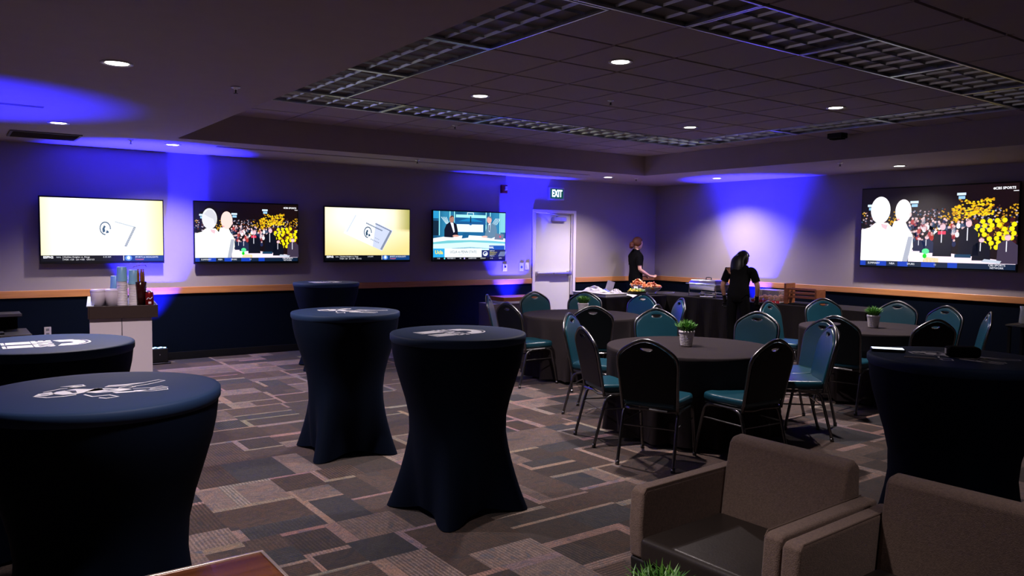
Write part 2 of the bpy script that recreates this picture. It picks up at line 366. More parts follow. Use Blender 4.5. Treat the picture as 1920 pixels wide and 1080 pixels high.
# downlights
def make_can(label, z, loc):
    t = thing('recessed_downlight', label, 'ceiling light', (loc[0], loc[1], z), 0, 'lit recessed downlights')
    bm = B(); lathe(bm, [(.066, -.001), (.082, -.008), (.094, -.007), (.096, .002), (.066, .002), (.066, -.001)], 28); obj('trim_ring', bm, TRIMW, t, smooth=True)
    bm = B(); lathe(bm, [(0, -.004), (.066, -.004), (.066, .002), (0, .002)], 28); obj('lens', bm, LENS, t)
    return t
canlab = ['lit round downlight in the low ceiling at upper left, nearest the camera', 'lit round downlight in the low ceiling between the blue ceiling glow and air vent', 'lit round downlight close to the far wall between the first and second televisions',
          'lit round downlight close to the far wall above the exit door', 'lit round downlight near the right wall beside the blue wall glow', 'lit round downlight near the right wall above the big television']
p0 = None
for (x, y), l in zip(CANS_SOFFIT, canlab):
    if p0 is None: p0 = make_can(l, ZS, (x, y))
    else: dup(p0, (x, y, ZS), 0, l)
for (x, y), l in zip(CANS_TRAY, ['lit round downlight in the tiled tray, nearest and largest of its four', 'lit round downlight in the tiled tray, leftmost of its four', 'lit round downlight in the tiled tray, farthest and smallest of its four', 'lit round downlight in the tiled tray, rightmost of its four']):
    dup(p0, (x, y, ZT - .003), 0, l)
# sprinklers
def make_spr(label, loc):
    t = thing('sprinkler_head', label, 'sprinkler', loc, 0, 'ceiling sprinklers')
    bm = B(); lathe(bm, [(0, 0), (.035, 0), (.030, -.008), (.012, -.012), (.012, -.02), (0, -.02)], 16); obj('escutcheon', bm, STEEL, t, smooth=True)
    bm = B(); cyl(bm, (0, 0, -.02), (0, 0, -.045), .005, n=6); lathe(bm, [(0, -.045), (.016, -.045), (.016, -.048), (0, -.048)], 8)
    for s in (-1, 1): tube(bm, [(0, s * .006, -.018), (0, s * .014, -.03), (0, 0, -.045)], .002, 5)
    obj('deflector', bm, BLACKP, t)
    return t
sl = [((-9.586, -5.07, ZS), 'sprinkler head in the low ceiling at upper left, largest of them'), ((-9.58, -1.13, ZS), 'sprinkler head over the left wall glow beside the first televisions'), ((-6.04, -1.34, ZS), 'tiny sprinkler head in the low ceiling above the third television'),
      ((-1.72, -1.18, ZS), 'tiny sprinkler head in the low ceiling at the room corner'), ((-1.63, -4.89, ZS), 'tiny sprinkler head in the low ceiling near the right wall, above the buffet'), ((-5.94, -5.07, ZT), 'small dark sprinkler in the middle of the tiled tray'), ((-6.23, -2.62, ZT), 'small sprinkler in the tray tiles just beyond the far louvred lights')]
p0 = None
for loc, l in sl:
    if p0 is None: p0 = make_spr(l, loc)
    else: dup(p0, loc, 0, l)
# smoke/occupancy sensor, air vent, slots
t = thing('ceiling_sensor', 'dark box sensor hanging at the right edge of the tray', 'sensor', (-2.15, -5.16, ZT))
bm = B(); bx(bm, -.07, .07, -.1, .1, -.065, 0); obj('housing', bm, BLACKP, t, bevel=.008); bm = B(); bx(bm, -.05, .05, -.08, .08, -.078, -.064); obj('lens_cover', bm, BLACKM, t, bevel=.004)
t = thing('air_vent', 'dark rectangular air vent in the low ceiling at far left', 'vent', (-10.4, -.94, ZS))
bm = B(); bx(bm, -.30, .30, -.27, .27, -.001, .002); obj('backing', bm, BLACKM, t)
bm = B(); bx(bm, -.33, .33, .265, .29, -.012, 0); bx(bm, -.33, .33, -.29, -.265, -.012, 0); bx(bm, -.33, -.305, -.265, .265, -.012, 0); bx(bm, .305, .33, -.265, .265, -.012, 0); obj('frame', bm, mat('vent_paint', (.12, .10, .10), .6), t)
for k in range(9):
    bm = B(); box(bm, (0, -.24 + k * .06, -.006), (.61, .045, .003), Matrix.Rotation(.5, 3, 'X')); obj('slat', bm, MATS['vent_paint'], t)
def slot(x0, x1, y, label):
    t = thing('slot_diffuser', label, 'vent', ((x0 + x1) / 2, y, ZS)); L = x1 - x0
    bm = B(); bx(bm, -L / 2, L / 2, -.034, -.016, -.006, 0); bx(bm, -L / 2, L / 2, .016, .034, -.006, 0); obj('frame', bm, CEIL, t)
    bm = B(); bx(bm, -L / 2, L / 2, -.016, .016, -.002, 0); obj('slot', bm, BLACKM, t)
slot(-8.64, -2.74, -1.12, 'long dark slot air diffuser running along the far side of the ceiling')
slot(-12.0, -10.6, -3.1, 'short slot air diffuser in the blue ceiling glow at the left edge')

# ------------------------------------------------------------------ blue uplights
UPL = mat('blue_led', (.25, .55, 1), .4, emit=9.)
def uplight(loc, rz, label, cov=True):
    t = thing('uplight', label, 'uplight', loc, rz, 'blue floor uplights along the walls')
    bm = B(); bx(bm, -.10, .10, -.085, .085, .02, .20); obj('housing', bm, BLACKP, t, bevel=.012)
    bm = B(); bx(bm, -.13, .13, -.1, .1, 0, .02); obj('base', bm, BLACKP, t, bevel=.006)
    for k in range(5):
        bm = B(); cyl(bm, (0, 0, -.003), (0, 0, .004), .017, n=12); o = obj('led_lens', bm, UPL, t); o.location = (-.07 + .035 * k, -.02 + .04 * (k % 2), .202)
    me = text_mesh('Y', .022); o = obj('badge', me, WHITEP, t); o.location = (.0, -.0865, .12); o.rotation_euler = (PI / 2, 0, 0)
    return t
def upspot(x, y, tx, ty, e=1., ang=58):
    # lamp of the uplight: aims up and slightly towards the wall
    d = Vector((tx, ty, 2.7)) - Vector((x, y, .22)); o = spot('uplight_lamp', (x, y, .22), UP_W * e, ang, BLUE, .7, .04)
    o.rotation_euler = d.to_track_quat('-Z', 'Y').to_euler()
uplight((-9.14, -.22, 0), 0, 'black floor uplight with glowing blue lenses beside the white drinks bar'); upspot(-9.14, -.22, -9.16, -.10)
uplight((-3.75, -.22, 0), 0, 'black floor uplight against the far wall left of the exit door, behind the cabinet'); upspot(-3.55, -.22, -3.5, -.12)
uplight((-.22, -2.42, 0), PI / 2, 'black floor uplight on the right wall behind the buffet'); upspot(-.22, -2.42, -.10, -2.38)
uplight((-11.7, -3.1, 0), PI / 2, 'black floor uplight against the left wall, below the blue ceiling glow'); upspot(-11.7, -3.1, -11.35, -3.1, .33, 62)

# ------------------------------------------------------------------ door
d1 = thing('door_1', '', 'door', (-2.54, 0, 0)); del d1['label']; del d1['category']; d1['kind'] = 'structure'
bm = B()
for s in (-1, 1):
    bx(bm, s * .49 - .0 if s < 0 else .43, -.43 if s < 0 else .49, -.02, .15, 0, 2.10)
bx(bm, -.49, .49, -.02, .15, 2.10, 2.155)
bx(bm, -.43, -.415, .02, .05, 0, 2.10); bx(bm, .415, .43, .02, .05, 0, 2.10); bx(bm, -.415, .415, .02, .05, 2.085, 2.1)
obj('door_frame', bm, FRAMEP, d1, bevel=.005)
bm = B(); bx(bm, -.415, .415, .055, .095, .006, 2.085); lf = obj('door_leaf', bm, DOORP, d1, bevel=.004)
pb = obj('push_bar', (lambda b: (bx(b, -.38, .38, -.02, .03, 1.01, 1.055), b)[1])(B()), STEEL, d1, bevel=.01)
bm = B(); bx(bm, -.02, .39, -.035, -.018, 1.015, 1.05); obj('bar_pad', bm, STEEL, pb, bevel=.006)
bm = B(); bx(bm, -.40, -.34, -.01, .055, .99, 1.075); bx(bm, .34, .40, -.01, .055, .99, 1.075); obj('bar_end', bm, STEEL, pb, bevel=.006)
bm = B(); bx(bm, -.02, .27, -.01, .05, 1.96, 2.035); obj('door_closer', bm, STEEL, d1, bevel=.006)
bm = B(); tube(bm, [(.05, .0, 2.045), (.0, -.14, 2.06), (-.2, -.01, 2.105)], .009, 6); cyl(bm, (.05, .0, 2.03), (.05, .0, 2.06), .018); obj('closer_arm', bm, STEEL, d1)
for z in (.25, 1.1, 1.85):
    bm = B(); cyl(bm, (.422, .05, z), (.422, .05, z + .1), .010, n=10); obj('hinge', bm, STEEL, d1)
# exit sign
t = thing('exit_sign', 'lit green and white EXIT sign above the door', 'sign', (-2.53, 0, 2.44))
bm = B(); bx(bm, -.17, .17, -.045, 0, -.11, .11); obj('housing', bm, mat('sign_alu', (.45, .45, .45), .4, metal=.7), t, bevel=.006)
GREENS = mat('sign_green', (.005, .16, .03), .4, emit=.35); LETW = mat('sign_letter', (.85, 1, .85), .4, emit=1.3)
bm = B(); bx(bm, -.145, .145, -.048, -.044, -.085, .085); obj('face', bm, GREENS, t)
o = obj('lettering', text_mesh('EXIT', .17, .006, .001, sx=.66), LETW, t); o.location = (0, -.05, 0); o.rotation_euler = (PI / 2, 0, 0)
# strobe
t = thing('fire_alarm_strobe', 'red fire alarm strobe high on the wall left of the exit sign', 'alarm', (-3.66, 0, 2.47))
bm = B(); bx(bm, -.06, .06, -.05, 0, -.07, .07); obj('housing', bm, mat('alarm_red', (.16, .01, .012), .35), t, bevel=.006)
bm = B(); bx(bm, .0, .045, -.075, -.05, -.02, .045); obj('strobe_lens', bm, mat('strobe', (.6, .6, .7), .1), t, bevel=.008)
def plate(name, loc, w_, h_, m, label, cat, extra=None, rz=0):
    t = thing(name, label, cat, loc, rz); bm = B(); bx(bm, -w_ / 2, w_ / 2, -.012, 0, -h_ / 2, h_ / 2); obj('plate', bm, m, t, bevel=.003)
    if extra: extra(t)
    return t
def sw_extra(t): bm = B(); bx(bm, -.016, .016, -.02, -.011, -.035, .035); obj('rocker', bm, WHITEP, t, bevel=.002)
plate('light_switch', (-3.14, 0, 1.17), .075, .12, WHITEP, 'white light switch plate just left of the door', 'switch', sw_extra)
def card_extra(t):
    bm = B(); prism(bm, [(.022 * math.cos(a * PI / 8), .022 * math.sin(a * PI / 8)) for a in range(16)], -.0135, -.012, lambda u, v, d: (u, d, v)); obj('symbol', bm, mat('sign_blue', (.03, .06, .35), .5), t)
plate('wall_notice', (-3.26, 0, 1.155), .085, .14, mat('notice_white', (.5, .5, .6), .5), 'small blue and white notice plate left of the light switch', 'sign', card_extra)
def th_extra(t): bm = B(); bx(bm, -.014, .014, -.03, -.011, .0, .03); obj('sensor_eye', bm, BLACKP, t, bevel=.004)
plate('thermostat', (-3.61, 0, 1.15), .09, .12, WHITEP, 'white thermostat with a dark eye under the right end of the fourth television', 'thermostat', th_extra)
def out_extra(t):
    for s in (-1, 1):
        bm = B(); bx(bm, -.016, .016, -.0145, -.011, s * .026 - .014, s * .026 + .014); obj('socket', bm, mat('socket_grey', (.12, .12, .12), .5), t, bevel=.003)
plate('wall_outlet', (-10.33, 0, .455), .075, .115, mat('outlet_plate', (.35, .32, .32), .5), 'grey wall outlet low on the navy wall, left of the drinks bar', 'outlet', out_extra)

# ------------------------------------------------------------------ televisions
def screen_mat():
    m = bpy.data.materials.new('screen_picture'); m.use_nodes = True; nt = m.node_tree; b = nt.nodes['Principled BSDF']
    c = nt.nodes.new('ShaderNodeVertexColor'); c.layer_name = 'Col'
    b.inputs['Base Color'].default_value = (.01, .01, .01, 1); b.inputs['Roughness'].default_value = .3
    nt.links.new(c.outputs['Color'], b.inputs['Emission Color']); b.inputs['Emission Strength'].default_value = 1.25
    return m
SCR = screen_mat()
class Pic:
    """flat picture in units u (0..1) right, t (0..1) down; aspect .56"""
    def __init__(s, W, H):
        s.W, s.H = W, H; s.bm = B(); s.cl = s.bm.loops.layers.float_color.new('Col'); s.k = 0
    def P(s, u, t): return ((u - .5) * s.W, -.0004 * s.k, (.5 - t) * s.H)
    def poly(s, pts, c):
        f = s.bm.faces.new([s.bm.verts.new(s.P(*p)) for p in pts]); f.normal_update()
        if f.normal.y > 0: f.normal_flip()
        cc = lin(c); 
        for l in f.loops: l[s.cl] = (*cc, 1)
    def up(s): s.k += 1
    def rect(s, u0, u1, t0, t1, c): s.poly([(u0, t0), (u1, t0), (u1, t1), (u0, t1)], c)
    def ell(s, u, t, a, b, c, n=20, rot=0):
        p = []
        for i in range(n):
            x, y = a * math.cos(2 * PI * i / n), b * math.sin(2 * PI * i / n)
            p.append((u + x * math.cos(rot) - y * math.sin(rot) / (s.W / s.H), t + x * math.sin(rot) * (s.W / s.H) + y * math.cos(rot)))
        s.poly(p, c)
    def grad(s, fn, nx=16, ny=10, t1=1.):
        V = [[s.bm.verts.new(s.P(i / nx, j / ny * t1)) for i in range(nx + 1)] for j in range(ny + 1)]
        for j in range(ny):
            for i in range(nx):
                f = s.bm.faces.new((V[j][i], V[j + 1][i], V[j + 1][i + 1], V[j][i + 1]))
                for l, (a, b) in zip(f.loops, ((i, j), (i, j + 1), (i + 1, j + 1), (i + 1, j))): l[s.cl] = (*lin(fn(a / nx, b / ny * t1)), 1)
    def text(s, body, u, t, size, c, align='CENTER', sx=1., off=0.):
        me = text_mesh(body, size * s.H, off * s.H, 0., align, sx); me.transform(Matrix.Translation(s.P(u, t)) @ Matrix.Rotation(PI / 2, 4, 'X'))
        n0 = len(s.bm.faces); s.bm.from_mesh(me); s.bm.faces.ensure_lookup_table()
        cc = lin(c)
        for f in s.bm.faces[n0:]:
            for l in f.loops: l[s.cl] = (*cc, 1)
        bpy.data.meshes.remove(me)
    def mesh(s):
        me = bpy.data.meshes.new('picture'); s.bm.to_mesh(me); s.bm.free(); me.materials.append(SCR); return me
def pic_crowd(W, H, wash):
    p = Pic(W, H); rnd = random.Random(5)
    p.grad(lambda u, t: (10 + 14 * u, 6 + 4 * u, 8), 8, 5); p.up()
    for i in range(900):       # far crowd and seats
        u = rnd.random(); t = rnd.uniform(.30 - .06 * u, .62); sz = .006 + .012 * t
        zone = math.sin(u * 19 + t * 7) + rnd.uniform(-.6, .6)
        c = (200, 150, 20) if zone > .5 else rnd.choice([(30, 40, 70), (120, 60, 40), (160, 150, 170), (20, 20, 30), (70, 40, 30), (200, 180, 190), (40, 70, 100), (15, 12, 15)])
        p.ell(u, t, sz * .6, sz, c, 6)
    p.up()
    for i in range(220):       # upper yellow seat bank
        u = rnd.uniform(.62, .86); t = .16 + (.86 - u) * .5 * rnd.random() + rnd.random() * .20
        p.ell(u, t, .008, .010, rnd.choice([(235, 190, 20), (200, 140, 20), (240, 210, 30)]), 6)
    p.up()
    for r in range(7):         # lower right yellow seats
        for k in range(8):
            u = .76 + k * .042 + (r % 2) * .012; t = .44 + r * .052 - (k * .004)
            if u < 1.0: p.ell(min(u, .985), t, .016, .030, (238, 222, 10) if (r + k) % 5 else (60, 20, 20), 8)
    p.up()
    for i in range(80):        # mid crowd heads and shoulders
        u = rnd.uniform(.34, .72); t = rnd.uniform(.40, .68); c = rnd.choice([(235, 235, 245), (30, 40, 80), (10, 10, 20), (170, 60, 60), (60, 80, 110)])
        p.ell(u, t + .03, .014, .035, c, 8); p.ell(u, t - .015, .008, .016, (230, 190, 190), 8)
    p.up()
    for u, t in ((.06, .20), (.36, .17), (.66, .09)):
        p.rect(u - .02, u + .035, t, t + .03, (210, 230, 255)); p.rect(u - .01, u + .03, t + .04, t + .075, (150, 200, 240))
    # desk
    p.poly([(.34, .78), (.52, .80), (1, .91), (1, .935), (.34, .935)], (245, 225, 240)); p.poly([(.44, .87), (.54, .885), (.54, .935), (.44, .935)], (230, 200, 120)); p.up()
    def man(u, t0, t1, w_, skin=(240, 190, 200), suit=(8, 12, 26)):
        h = t1 - t0; p.poly([(u - w_, t1), (u - w_ * .9, t0 + h * .35), (u - w_ * .3, t0 + h * .22), (u + w_ * .3, t0 + h * .22), (u + w_ * .95, t0 + h * .38), (u + w_, t1)], suit)
        p.ell(u, t0 + h * .13, w_ * .30, h * .11, skin, 12); p.poly([(u - w_ * .30, t0 + h * .10), (u - w_ * .2, t0 + h * .02), (u + w_ * .2, t0 + h * .02), (u + w_ * .30, t0 + h * .10), (u, t0 + h * .06)], (60, 35, 30))
        p.up(); p.rect(u - w_ * .15, u - w_ * .05, t0 + h * .25, t0 + h * .6, (230, 230, 240)); p.k -= 1
    man(.56, .44, .86, .06); man(.72, .40, .84, .062); man(.80, .62, .90, .055); man(.95, .58, .93, .06, suit=(60, 50, 70)); man(.41, .62, .80, .04, suit=(20, 30, 60)); man(.46, .60, .82, .045, suit=(30, 40, 70)); p.up()
    p.poly([(.53, .55), (.58, .55), (.58, .59), (.53, .59)], (235, 60, 90)); p.rect(.64, .74, .83, .87, (20, 60, 90)); p.poly([(.82, .88), (.92, .90), (.91, .93), (.80, .915)], (190, 200, 215)); p.up()
    # two men in white in the foreground
    p.poly([(.0, .53), (.06, .50), (.10, .44), (.19, .44), (.22, .50), (.24, .55), (.26, .935), (0, .935)], (255, 255, 255) if wash else (250, 255, 250))
    p.poly([(.22, .50), (.235, .42), (.31, .42), (.33, .50), (.365, .60), (.37, .75), (.33, .935), (.22, .935)], (255, 252, 255) if wash else (235, 240, 235)); p.up()
    p.poly([(.335, .62), (.365, .62), (.35, .80), (.335, .935), (.30, .935)], (170, 175, 190)); p.poly([(.14, .45), (.19, .47), (.18, .53), (.15, .50)], (250, 190, 200))
    p.ell(.135, .275, .070, .175, (250, 248, 252) if wash else (225, 225, 228), 28); p.ell(.295, .295, .055, .15, (255, 245, 248) if wash else (250, 215, 205), 28)
    p.up(); p.poly([(.085, .20), (.12, .13), (.16, .13), (.195, .22), (.20, .34), (.185, .36), (.17, .28), (.12, .24)], (240, 240, 250) if wash else (205, 205, 212)); p.ell(.262, .40, .012, .010, (240, 150, 160), 8); p.ell(.345, .34, .008, .03, (250, 205, 205), 8)
    p.ell(.395, .875, .055, .062, (255, 240, 250), 20); p.up(); p.ell(.455, .80, .025, .035, (90, 225, 150), 9); p.ell(.45, .86, .014, .03, (10, 215, 30), 9); p.up()
    # ticker
    p.k += 1; p.rect(0, 1, .935, 1, (8, 30, 55)); p.up()
    for a, b_ in ((.0, .04), (.12, .19), (.27, .34), (.43, .52), (.60, .66)): p.rect(a, b_, .937, .998, (10, 60, 180))
    p.up(); p.text('SUMMARY', .10, .966, .036, (235, 240, 250)); p.text('NBA', .23, .966, .036, (235, 240, 250)); p.text('SPURS', .36, .966, .036, (235, 240, 250)); p.text('11', .52, .966, .034, (235, 240, 250))
    p.text('CBS SPORTS', .895, .952, .034, (245, 245, 255)); p.text('NETWORK', .895, .984, .030, (245, 245, 255)); p.text('\u25c9CBS SPORTS' if False else 'CBS SPORTS', .925, .055, .040, (250, 250, 255), off=.001)
    p.ell(.862, .055, .007, .0125, (250, 250, 255), 12); p.rect(.97, 1.0, .085, .093, (250, 250, 255))
    return p.mesh()
def pic_card(W, H, bright):
    p = Pic(W, H)
    def bg(u, t):
        if bright: 
            e = max(0, abs(u - .45) - .30) / .25; e = min(1, e); return (255, 255 - 15 * e, 255 - 90 * e - 30 * e * max(0, t - .5))
        d = math.hypot(u - .42, t - .15); e = min(1, max(0, d - .2) * 1.6)
        c = [255 - 10 * e, 255 - 40 * e, 245 - 105 * e]
        if u > .8 and t < .45: k = (u - .8) * 3.5; c = [c[0] * (1 - k * .45), c[1] * (1 - k * .40), c[2] * (1 - k * .7)]
        return c
    p.grad(bg, 20, 12, .905); p.up()
    if bright:
        q = lambda a, b: (.376 + a * .40 - b * .09, .23 + a * .20 + b * .35)
        cx_, cy_ = .51, .47; dk = (60, 90, 110)
    else:
        q = lambda a, b: (.34 + a * .45 - b * .13, .08 + a * .34 + b * .40)
        p.poly([q(0, 0), q(1, 0), q(1, 1), q(0, 1)], (232, 238, 250)); p.up(); p.poly([q(.55, .0), q(1, 0), q(1, 1), q(.75, 1)], (200, 208, 235)); p.up()
        cx_, cy_ = .49, .46; dk = (25, 60, 85)
    def strip(a0, b0, a1, b1, w_, n, c):
        for i in range(n):
            s0 = (i + .1) / n; s1 = (i + .75) / n
            A = (a0 + (a1 - a0) * s0, b0 + (b1 - b0) * s0); Bq = (a0 + (a1 - a0) * s1, b0 + (b1 - b0) * s1)
            dx, dy = (0, w_) if b0 == b1 else (w_, 0)
            p.poly([q(*A), q(*Bq), q(Bq[0] + dx, Bq[1] + dy), q(A[0] + dx, A[1] + dy)], c)
    strip(.55, .03, .98, .03, .05, 22, dk if not bright else (150, 170, 180)); strip(.94, .05, .94, .97, .05, 22, dk); 
    if not bright: strip(.04, .1, .04, .9, .02, 18, (190, 200, 210)); strip(.35, .18, .78, .18, .05, 15, dk); strip(.62, .72, .85, .72, .05, 6, (150, 160, 180)); strip(.7, .60, .82, .60, .03, 3, (150, 160, 180))
    # generic oval medallion with a profile
    for i in range(26):
        a = 2 * PI * i / 26; 
        if math.cos(a - .8) > .75: continue
        p.ell(cx_ + .042 * math.cos(a), cy_ + .10 * math.sin(a), .007, .011, dk, 6)
    p.poly([(cx_ - .02, cy_ + .07), (cx_ - .025, cy_ + .01), (cx_ - .01, cy_ - .05), (cx_ + .005, cy_ - .03), (cx_ - .005, cy_ + .0), (cx_ + .0, cy_ + .05)], dk); p.poly([(cx_ + .005, cy_ + .08), (cx_ + .01, cy_ + .03), (cx_ + .025, cy_ + .04), (cx_ + .03, cy_ + .07)], dk); p.up()
    p.rect(0, 1, .905, 1, (6, 10, 18)); p.up(); p.rect(.665, 1, .907, .998, (15, 60, 120)); p.rect(.167, .170, .915, .985, (200, 200, 210)); p.rect(.655, .662, .91, .99, (220, 220, 230)); p.up()
    p.text('ESPN2', .055, .935, .050, (240, 240, 245), off=.002); p.text('NHL', .135, .935, .034, (200, 205, 215)); p.text('Golden Knights vs. Kings', .175, .932, .036, (235, 235, 240), 'LEFT'); p.text('VGK -120   LA +100   O/U 5.5', .175, .972, .034, (235, 235, 240), 'LEFT')
    p.text('3:10 AM', .52, .932, .034, (220, 225, 235)); p.ell(.70, .95, .030, .045, (90, 140, 230), 14); p.text('SPORTS & HIGHLIGHTS', .755, .935, .038, (235, 240, 250), 'LEFT', .9); p.text('TONIGHT', .755, .975, .030, (255, 120, 130), 'LEFT')
    p.up(); p.ell(.70, .945, .015, .03, (220, 235, 250), 12)
    return p.mesh()
def pic_studio(W, H):
    p = Pic(W, H); T = (30, 120, 165)
    p.grad(lambda u, t: (20 + 25 * math.sin(u * 9) ** 2, 80 + 50 * math.sin(u * 9) ** 2, 120 + 50 * math.sin(u * 9) ** 2), 24, 4); p.up()
    for u in (.08, .22, .28, .72, .78, .92): p.rect(u - .006, u + .006, 0, .50, (150, 235, 240))
    p.rect(.0, .07, .0, .15, (40, 150, 200)); p.rect(.0, .07, .20, .50, (15, 40, 60)); p.rect(.93, 1, 0, .42, (130, 205, 215)); p.rect(.30, .72, .06, .12, (160, 235, 240)); p.rect(.28, .72, .13, .26, (18, 85, 140)); p.rect(.31, .68, .26, .42, (225, 250, 245)); p.rect(.30, .70, .42, .50, (25, 100, 150))
    p.poly([(.33, .20), (.50, .12), (.68, .20)], (30, 140, 200)); p.up()
    for k in range(4):
        p.poly([(.10 + k * .022, .12), (.107 + k * .022, .12), (.175 + k * .012, .26), (.168 + k * .012, .26)], (225, 250, 255)); p.poly([(.80 + k * .022, .26), (.807 + k * .022, .26), (.865 + k * .02, .12), (.858 + k * .02, .12)], (225, 250, 255))
    p.rect(.455, .545, .01, .02, (230, 250, 255)); p.rect(.455, .462, .01, .08, (230, 250, 255)); p.rect(.538, .545, .01, .08, (230, 250, 255)); p.rect(.48, .52, .07, .075, (230, 250, 255)); p.rect(.495, .51, .09, .26, (10, 35, 60)); p.ell(.502, .25, .02, .03, (20, 90, 160), 10); p.up()
    # desk
    p.poly([(0, .56), (.2, .51), (.5, .49), (.8, .51), (1, .55), (1, .62), (.8, .60), (.5, .59), (.2, .60), (.0, .64)], (240, 250, 252)); p.poly([(0, .64), (.2, .60), (.5, .59), (.8, .60), (1, .62), (1, .66), (.5, .63), (0, .68)], (110, 195, 205)); p.poly([(0, .68), (.5, .63), (1, .66), (1, .80), (0, .82)], (205, 238, 240)); p.poly([(.25, .76), (.5, .735), (.78, .76), (.78, .785), (.5, .76), (.25, .785)], (30, 130, 170)); p.up()
    # anchors
    p.poly([(.145, .53), (.145, .38), (.17, .28), (.215, .22), (.26, .215), (.31, .27), (.325, .38), (.33, .50), (.25, .54)], (14, 18, 36)); p.poly([(.70, .50), (.72, .36), (.745, .24), (.80, .22), (.86, .27), (.88, .38), (.875, .50), (.80, .55), (.70, .53)], (95, 130, 150)); p.up()
    p.poly([(.225, .23), (.265, .235), (.285, .42), (.27, .44)], (230, 235, 255)); p.poly([(.755, .24), (.785, .22), (.775, .42), (.76, .40)], (225, 235, 245)); p.ell(.243, .16, .032, .075, (170, 120, 105), 18); p.ell(.765, .155, .034, .075, (225, 170, 155), 18)
    p.ell(.30, .505, .045, .022, (220, 160, 145), 10); p.ell(.70, .515, .045, .022, (235, 185, 170), 10); p.up()
    p.poly([(.225, .14), (.23, .10), (.25, .085), (.27, .10), (.272, .12), (.25, .105)], (60, 40, 40)); p.poly([(.745, .09), (.78, .08), (.80, .11), (.80, .15), (.785, .12), (.75, .10)], (120, 120, 130)); p.poly([(.762, .26), (.775, .26), (.772, .40), (.762, .38)], (30, 40, 50))
    p.poly([(.40, .44), (.49, .42), (.47, .54), (.38, .56)], (20, 90, 140)); p.poly([(.86, .44), (.98, .46), (.97, .58), (.84, .57)], (110, 120, 135)); p.up(); p.ell(.925, .51, .012, .02, (235, 60, 90), 10); p.up()
    # lower third
    p.rect(.0, .15, .77, .95, (40, 165, 225)); p.rect(.15, .66, .77, .95, (238, 246, 248)); p.rect(.66, .765, .80, .95, (14, 30, 90)); p.rect(.765, .99, .70, .79, (20, 80, 165)); p.rect(.765, 1, .79, .95, (12, 26, 55)); p.rect(0, 1, .95, 1, (6, 8, 16)); p.up()
    p.text('Ucla', .075, .85, .105, (250, 225, 60), off=.003); p.text('UCLA vs PENN STATE', .405, .84, .080, (30, 50, 80), sx=.86); p.text('COMING UP NEXT', .405, .905, .038, (150, 175, 190)); p.text('NHL', .80, .745, .060, (240, 245, 255), off=.002)
    p.ell(.712, .875, .034, .052, (235, 240, 250), 18); p.up(); p.ell(.712, .872, .024, .036, (20, 45, 120), 14); p.poly([(.69, .90), (.72, .86), (.745, .87), (.73, .91)], (235, 240, 250)); 
    for k, c in enumerate(((230, 235, 245), (225, 215, 90), (225, 215, 90), (230, 235, 245))): p.text(('NEXT UP', 'PENGUINS 3-2', 'KRAKEN 4-1', 'WILD 2-1')[k], .775, .815 + .036 * k, .034, c, 'LEFT', .9)
    for k in range(6): p.poly([(.90 + k * .016, .93), (.905 + k * .016, .93), (.94 + k * .016, .83), (.935 + k * .016, .83)], (180, 200, 230))
    for u, s_ in ((.07, '11:05'), (.24, 'PANTHERS 10'), (.36, '- 46'), (.53, 'LAKERS SUNS'), (.68, 'DETROIT'), (.80, '11-10'), (.93, 'ESPN')): p.text(s_, u, .975, .036, (225, 230, 240), sx=.9)
    p.ell(.15, .975, .010, .018, (90, 220, 230), 8); p.ell(.42, .975, .010, .018, (180, 170, 240), 8)
    return p.mesh()
def tv(loc, rz, W, H, picf, label, bez=.014):
    t = thing('television', label, 'television', loc, rz, 'wall televisions')
    bm = B(); bx(bm, -W / 2, W / 2, .0, .035, -H / 2, H / 2); obj('bezel', bm, BLACKP, t, bevel=.005)
    bm = B(); bx(bm, -W * .38, W * .38, .035, .065, -H * .42, H * .25); obj('rear_housing', bm, BLACKM, t, bevel=.01)
    bm = B(); bx(bm, -.25, .25, .06, .10, -.18, .12); obj('wall_bracket', bm, BLACKM, t)
    o = obj('screen_picture', picf(W - 2 * bez, H - 2 * bez - .02), None, t); o.location = (0, -.0012, .006); return t
tv((-9.715, -.105, 1.675), 0, 1.375, .808, lambda w_, h_: pic_card(w_, h_, True), 'wall television leftmost on the far wall showing a washed out white screen')
tv((-7.96, -.105, 1.672), 0, 1.41, .83, lambda w_, h_: pic_crowd(w_, h_, False), 'wall television second from the left showing two men before an arena crowd')
tv((-6.175, -.105, 1.672), 0, 1.40, .815, lambda w_, h_: pic_card(w_, h_, False), 'wall television third from the left showing a tilted silver card on cream')
tv((-4.375, -.105, 1.672), 0, 1.415, .818, pic_studio, 'wall television nearest the door showing two studio presenters at a desk')
tv((-.105, -5.40, 1.86), -PI / 2, 2.15, 1.175, lambda w_, h_: pic_crowd(w_, h_, True), 'huge television on the right wall showing two men before yellow arena seats')

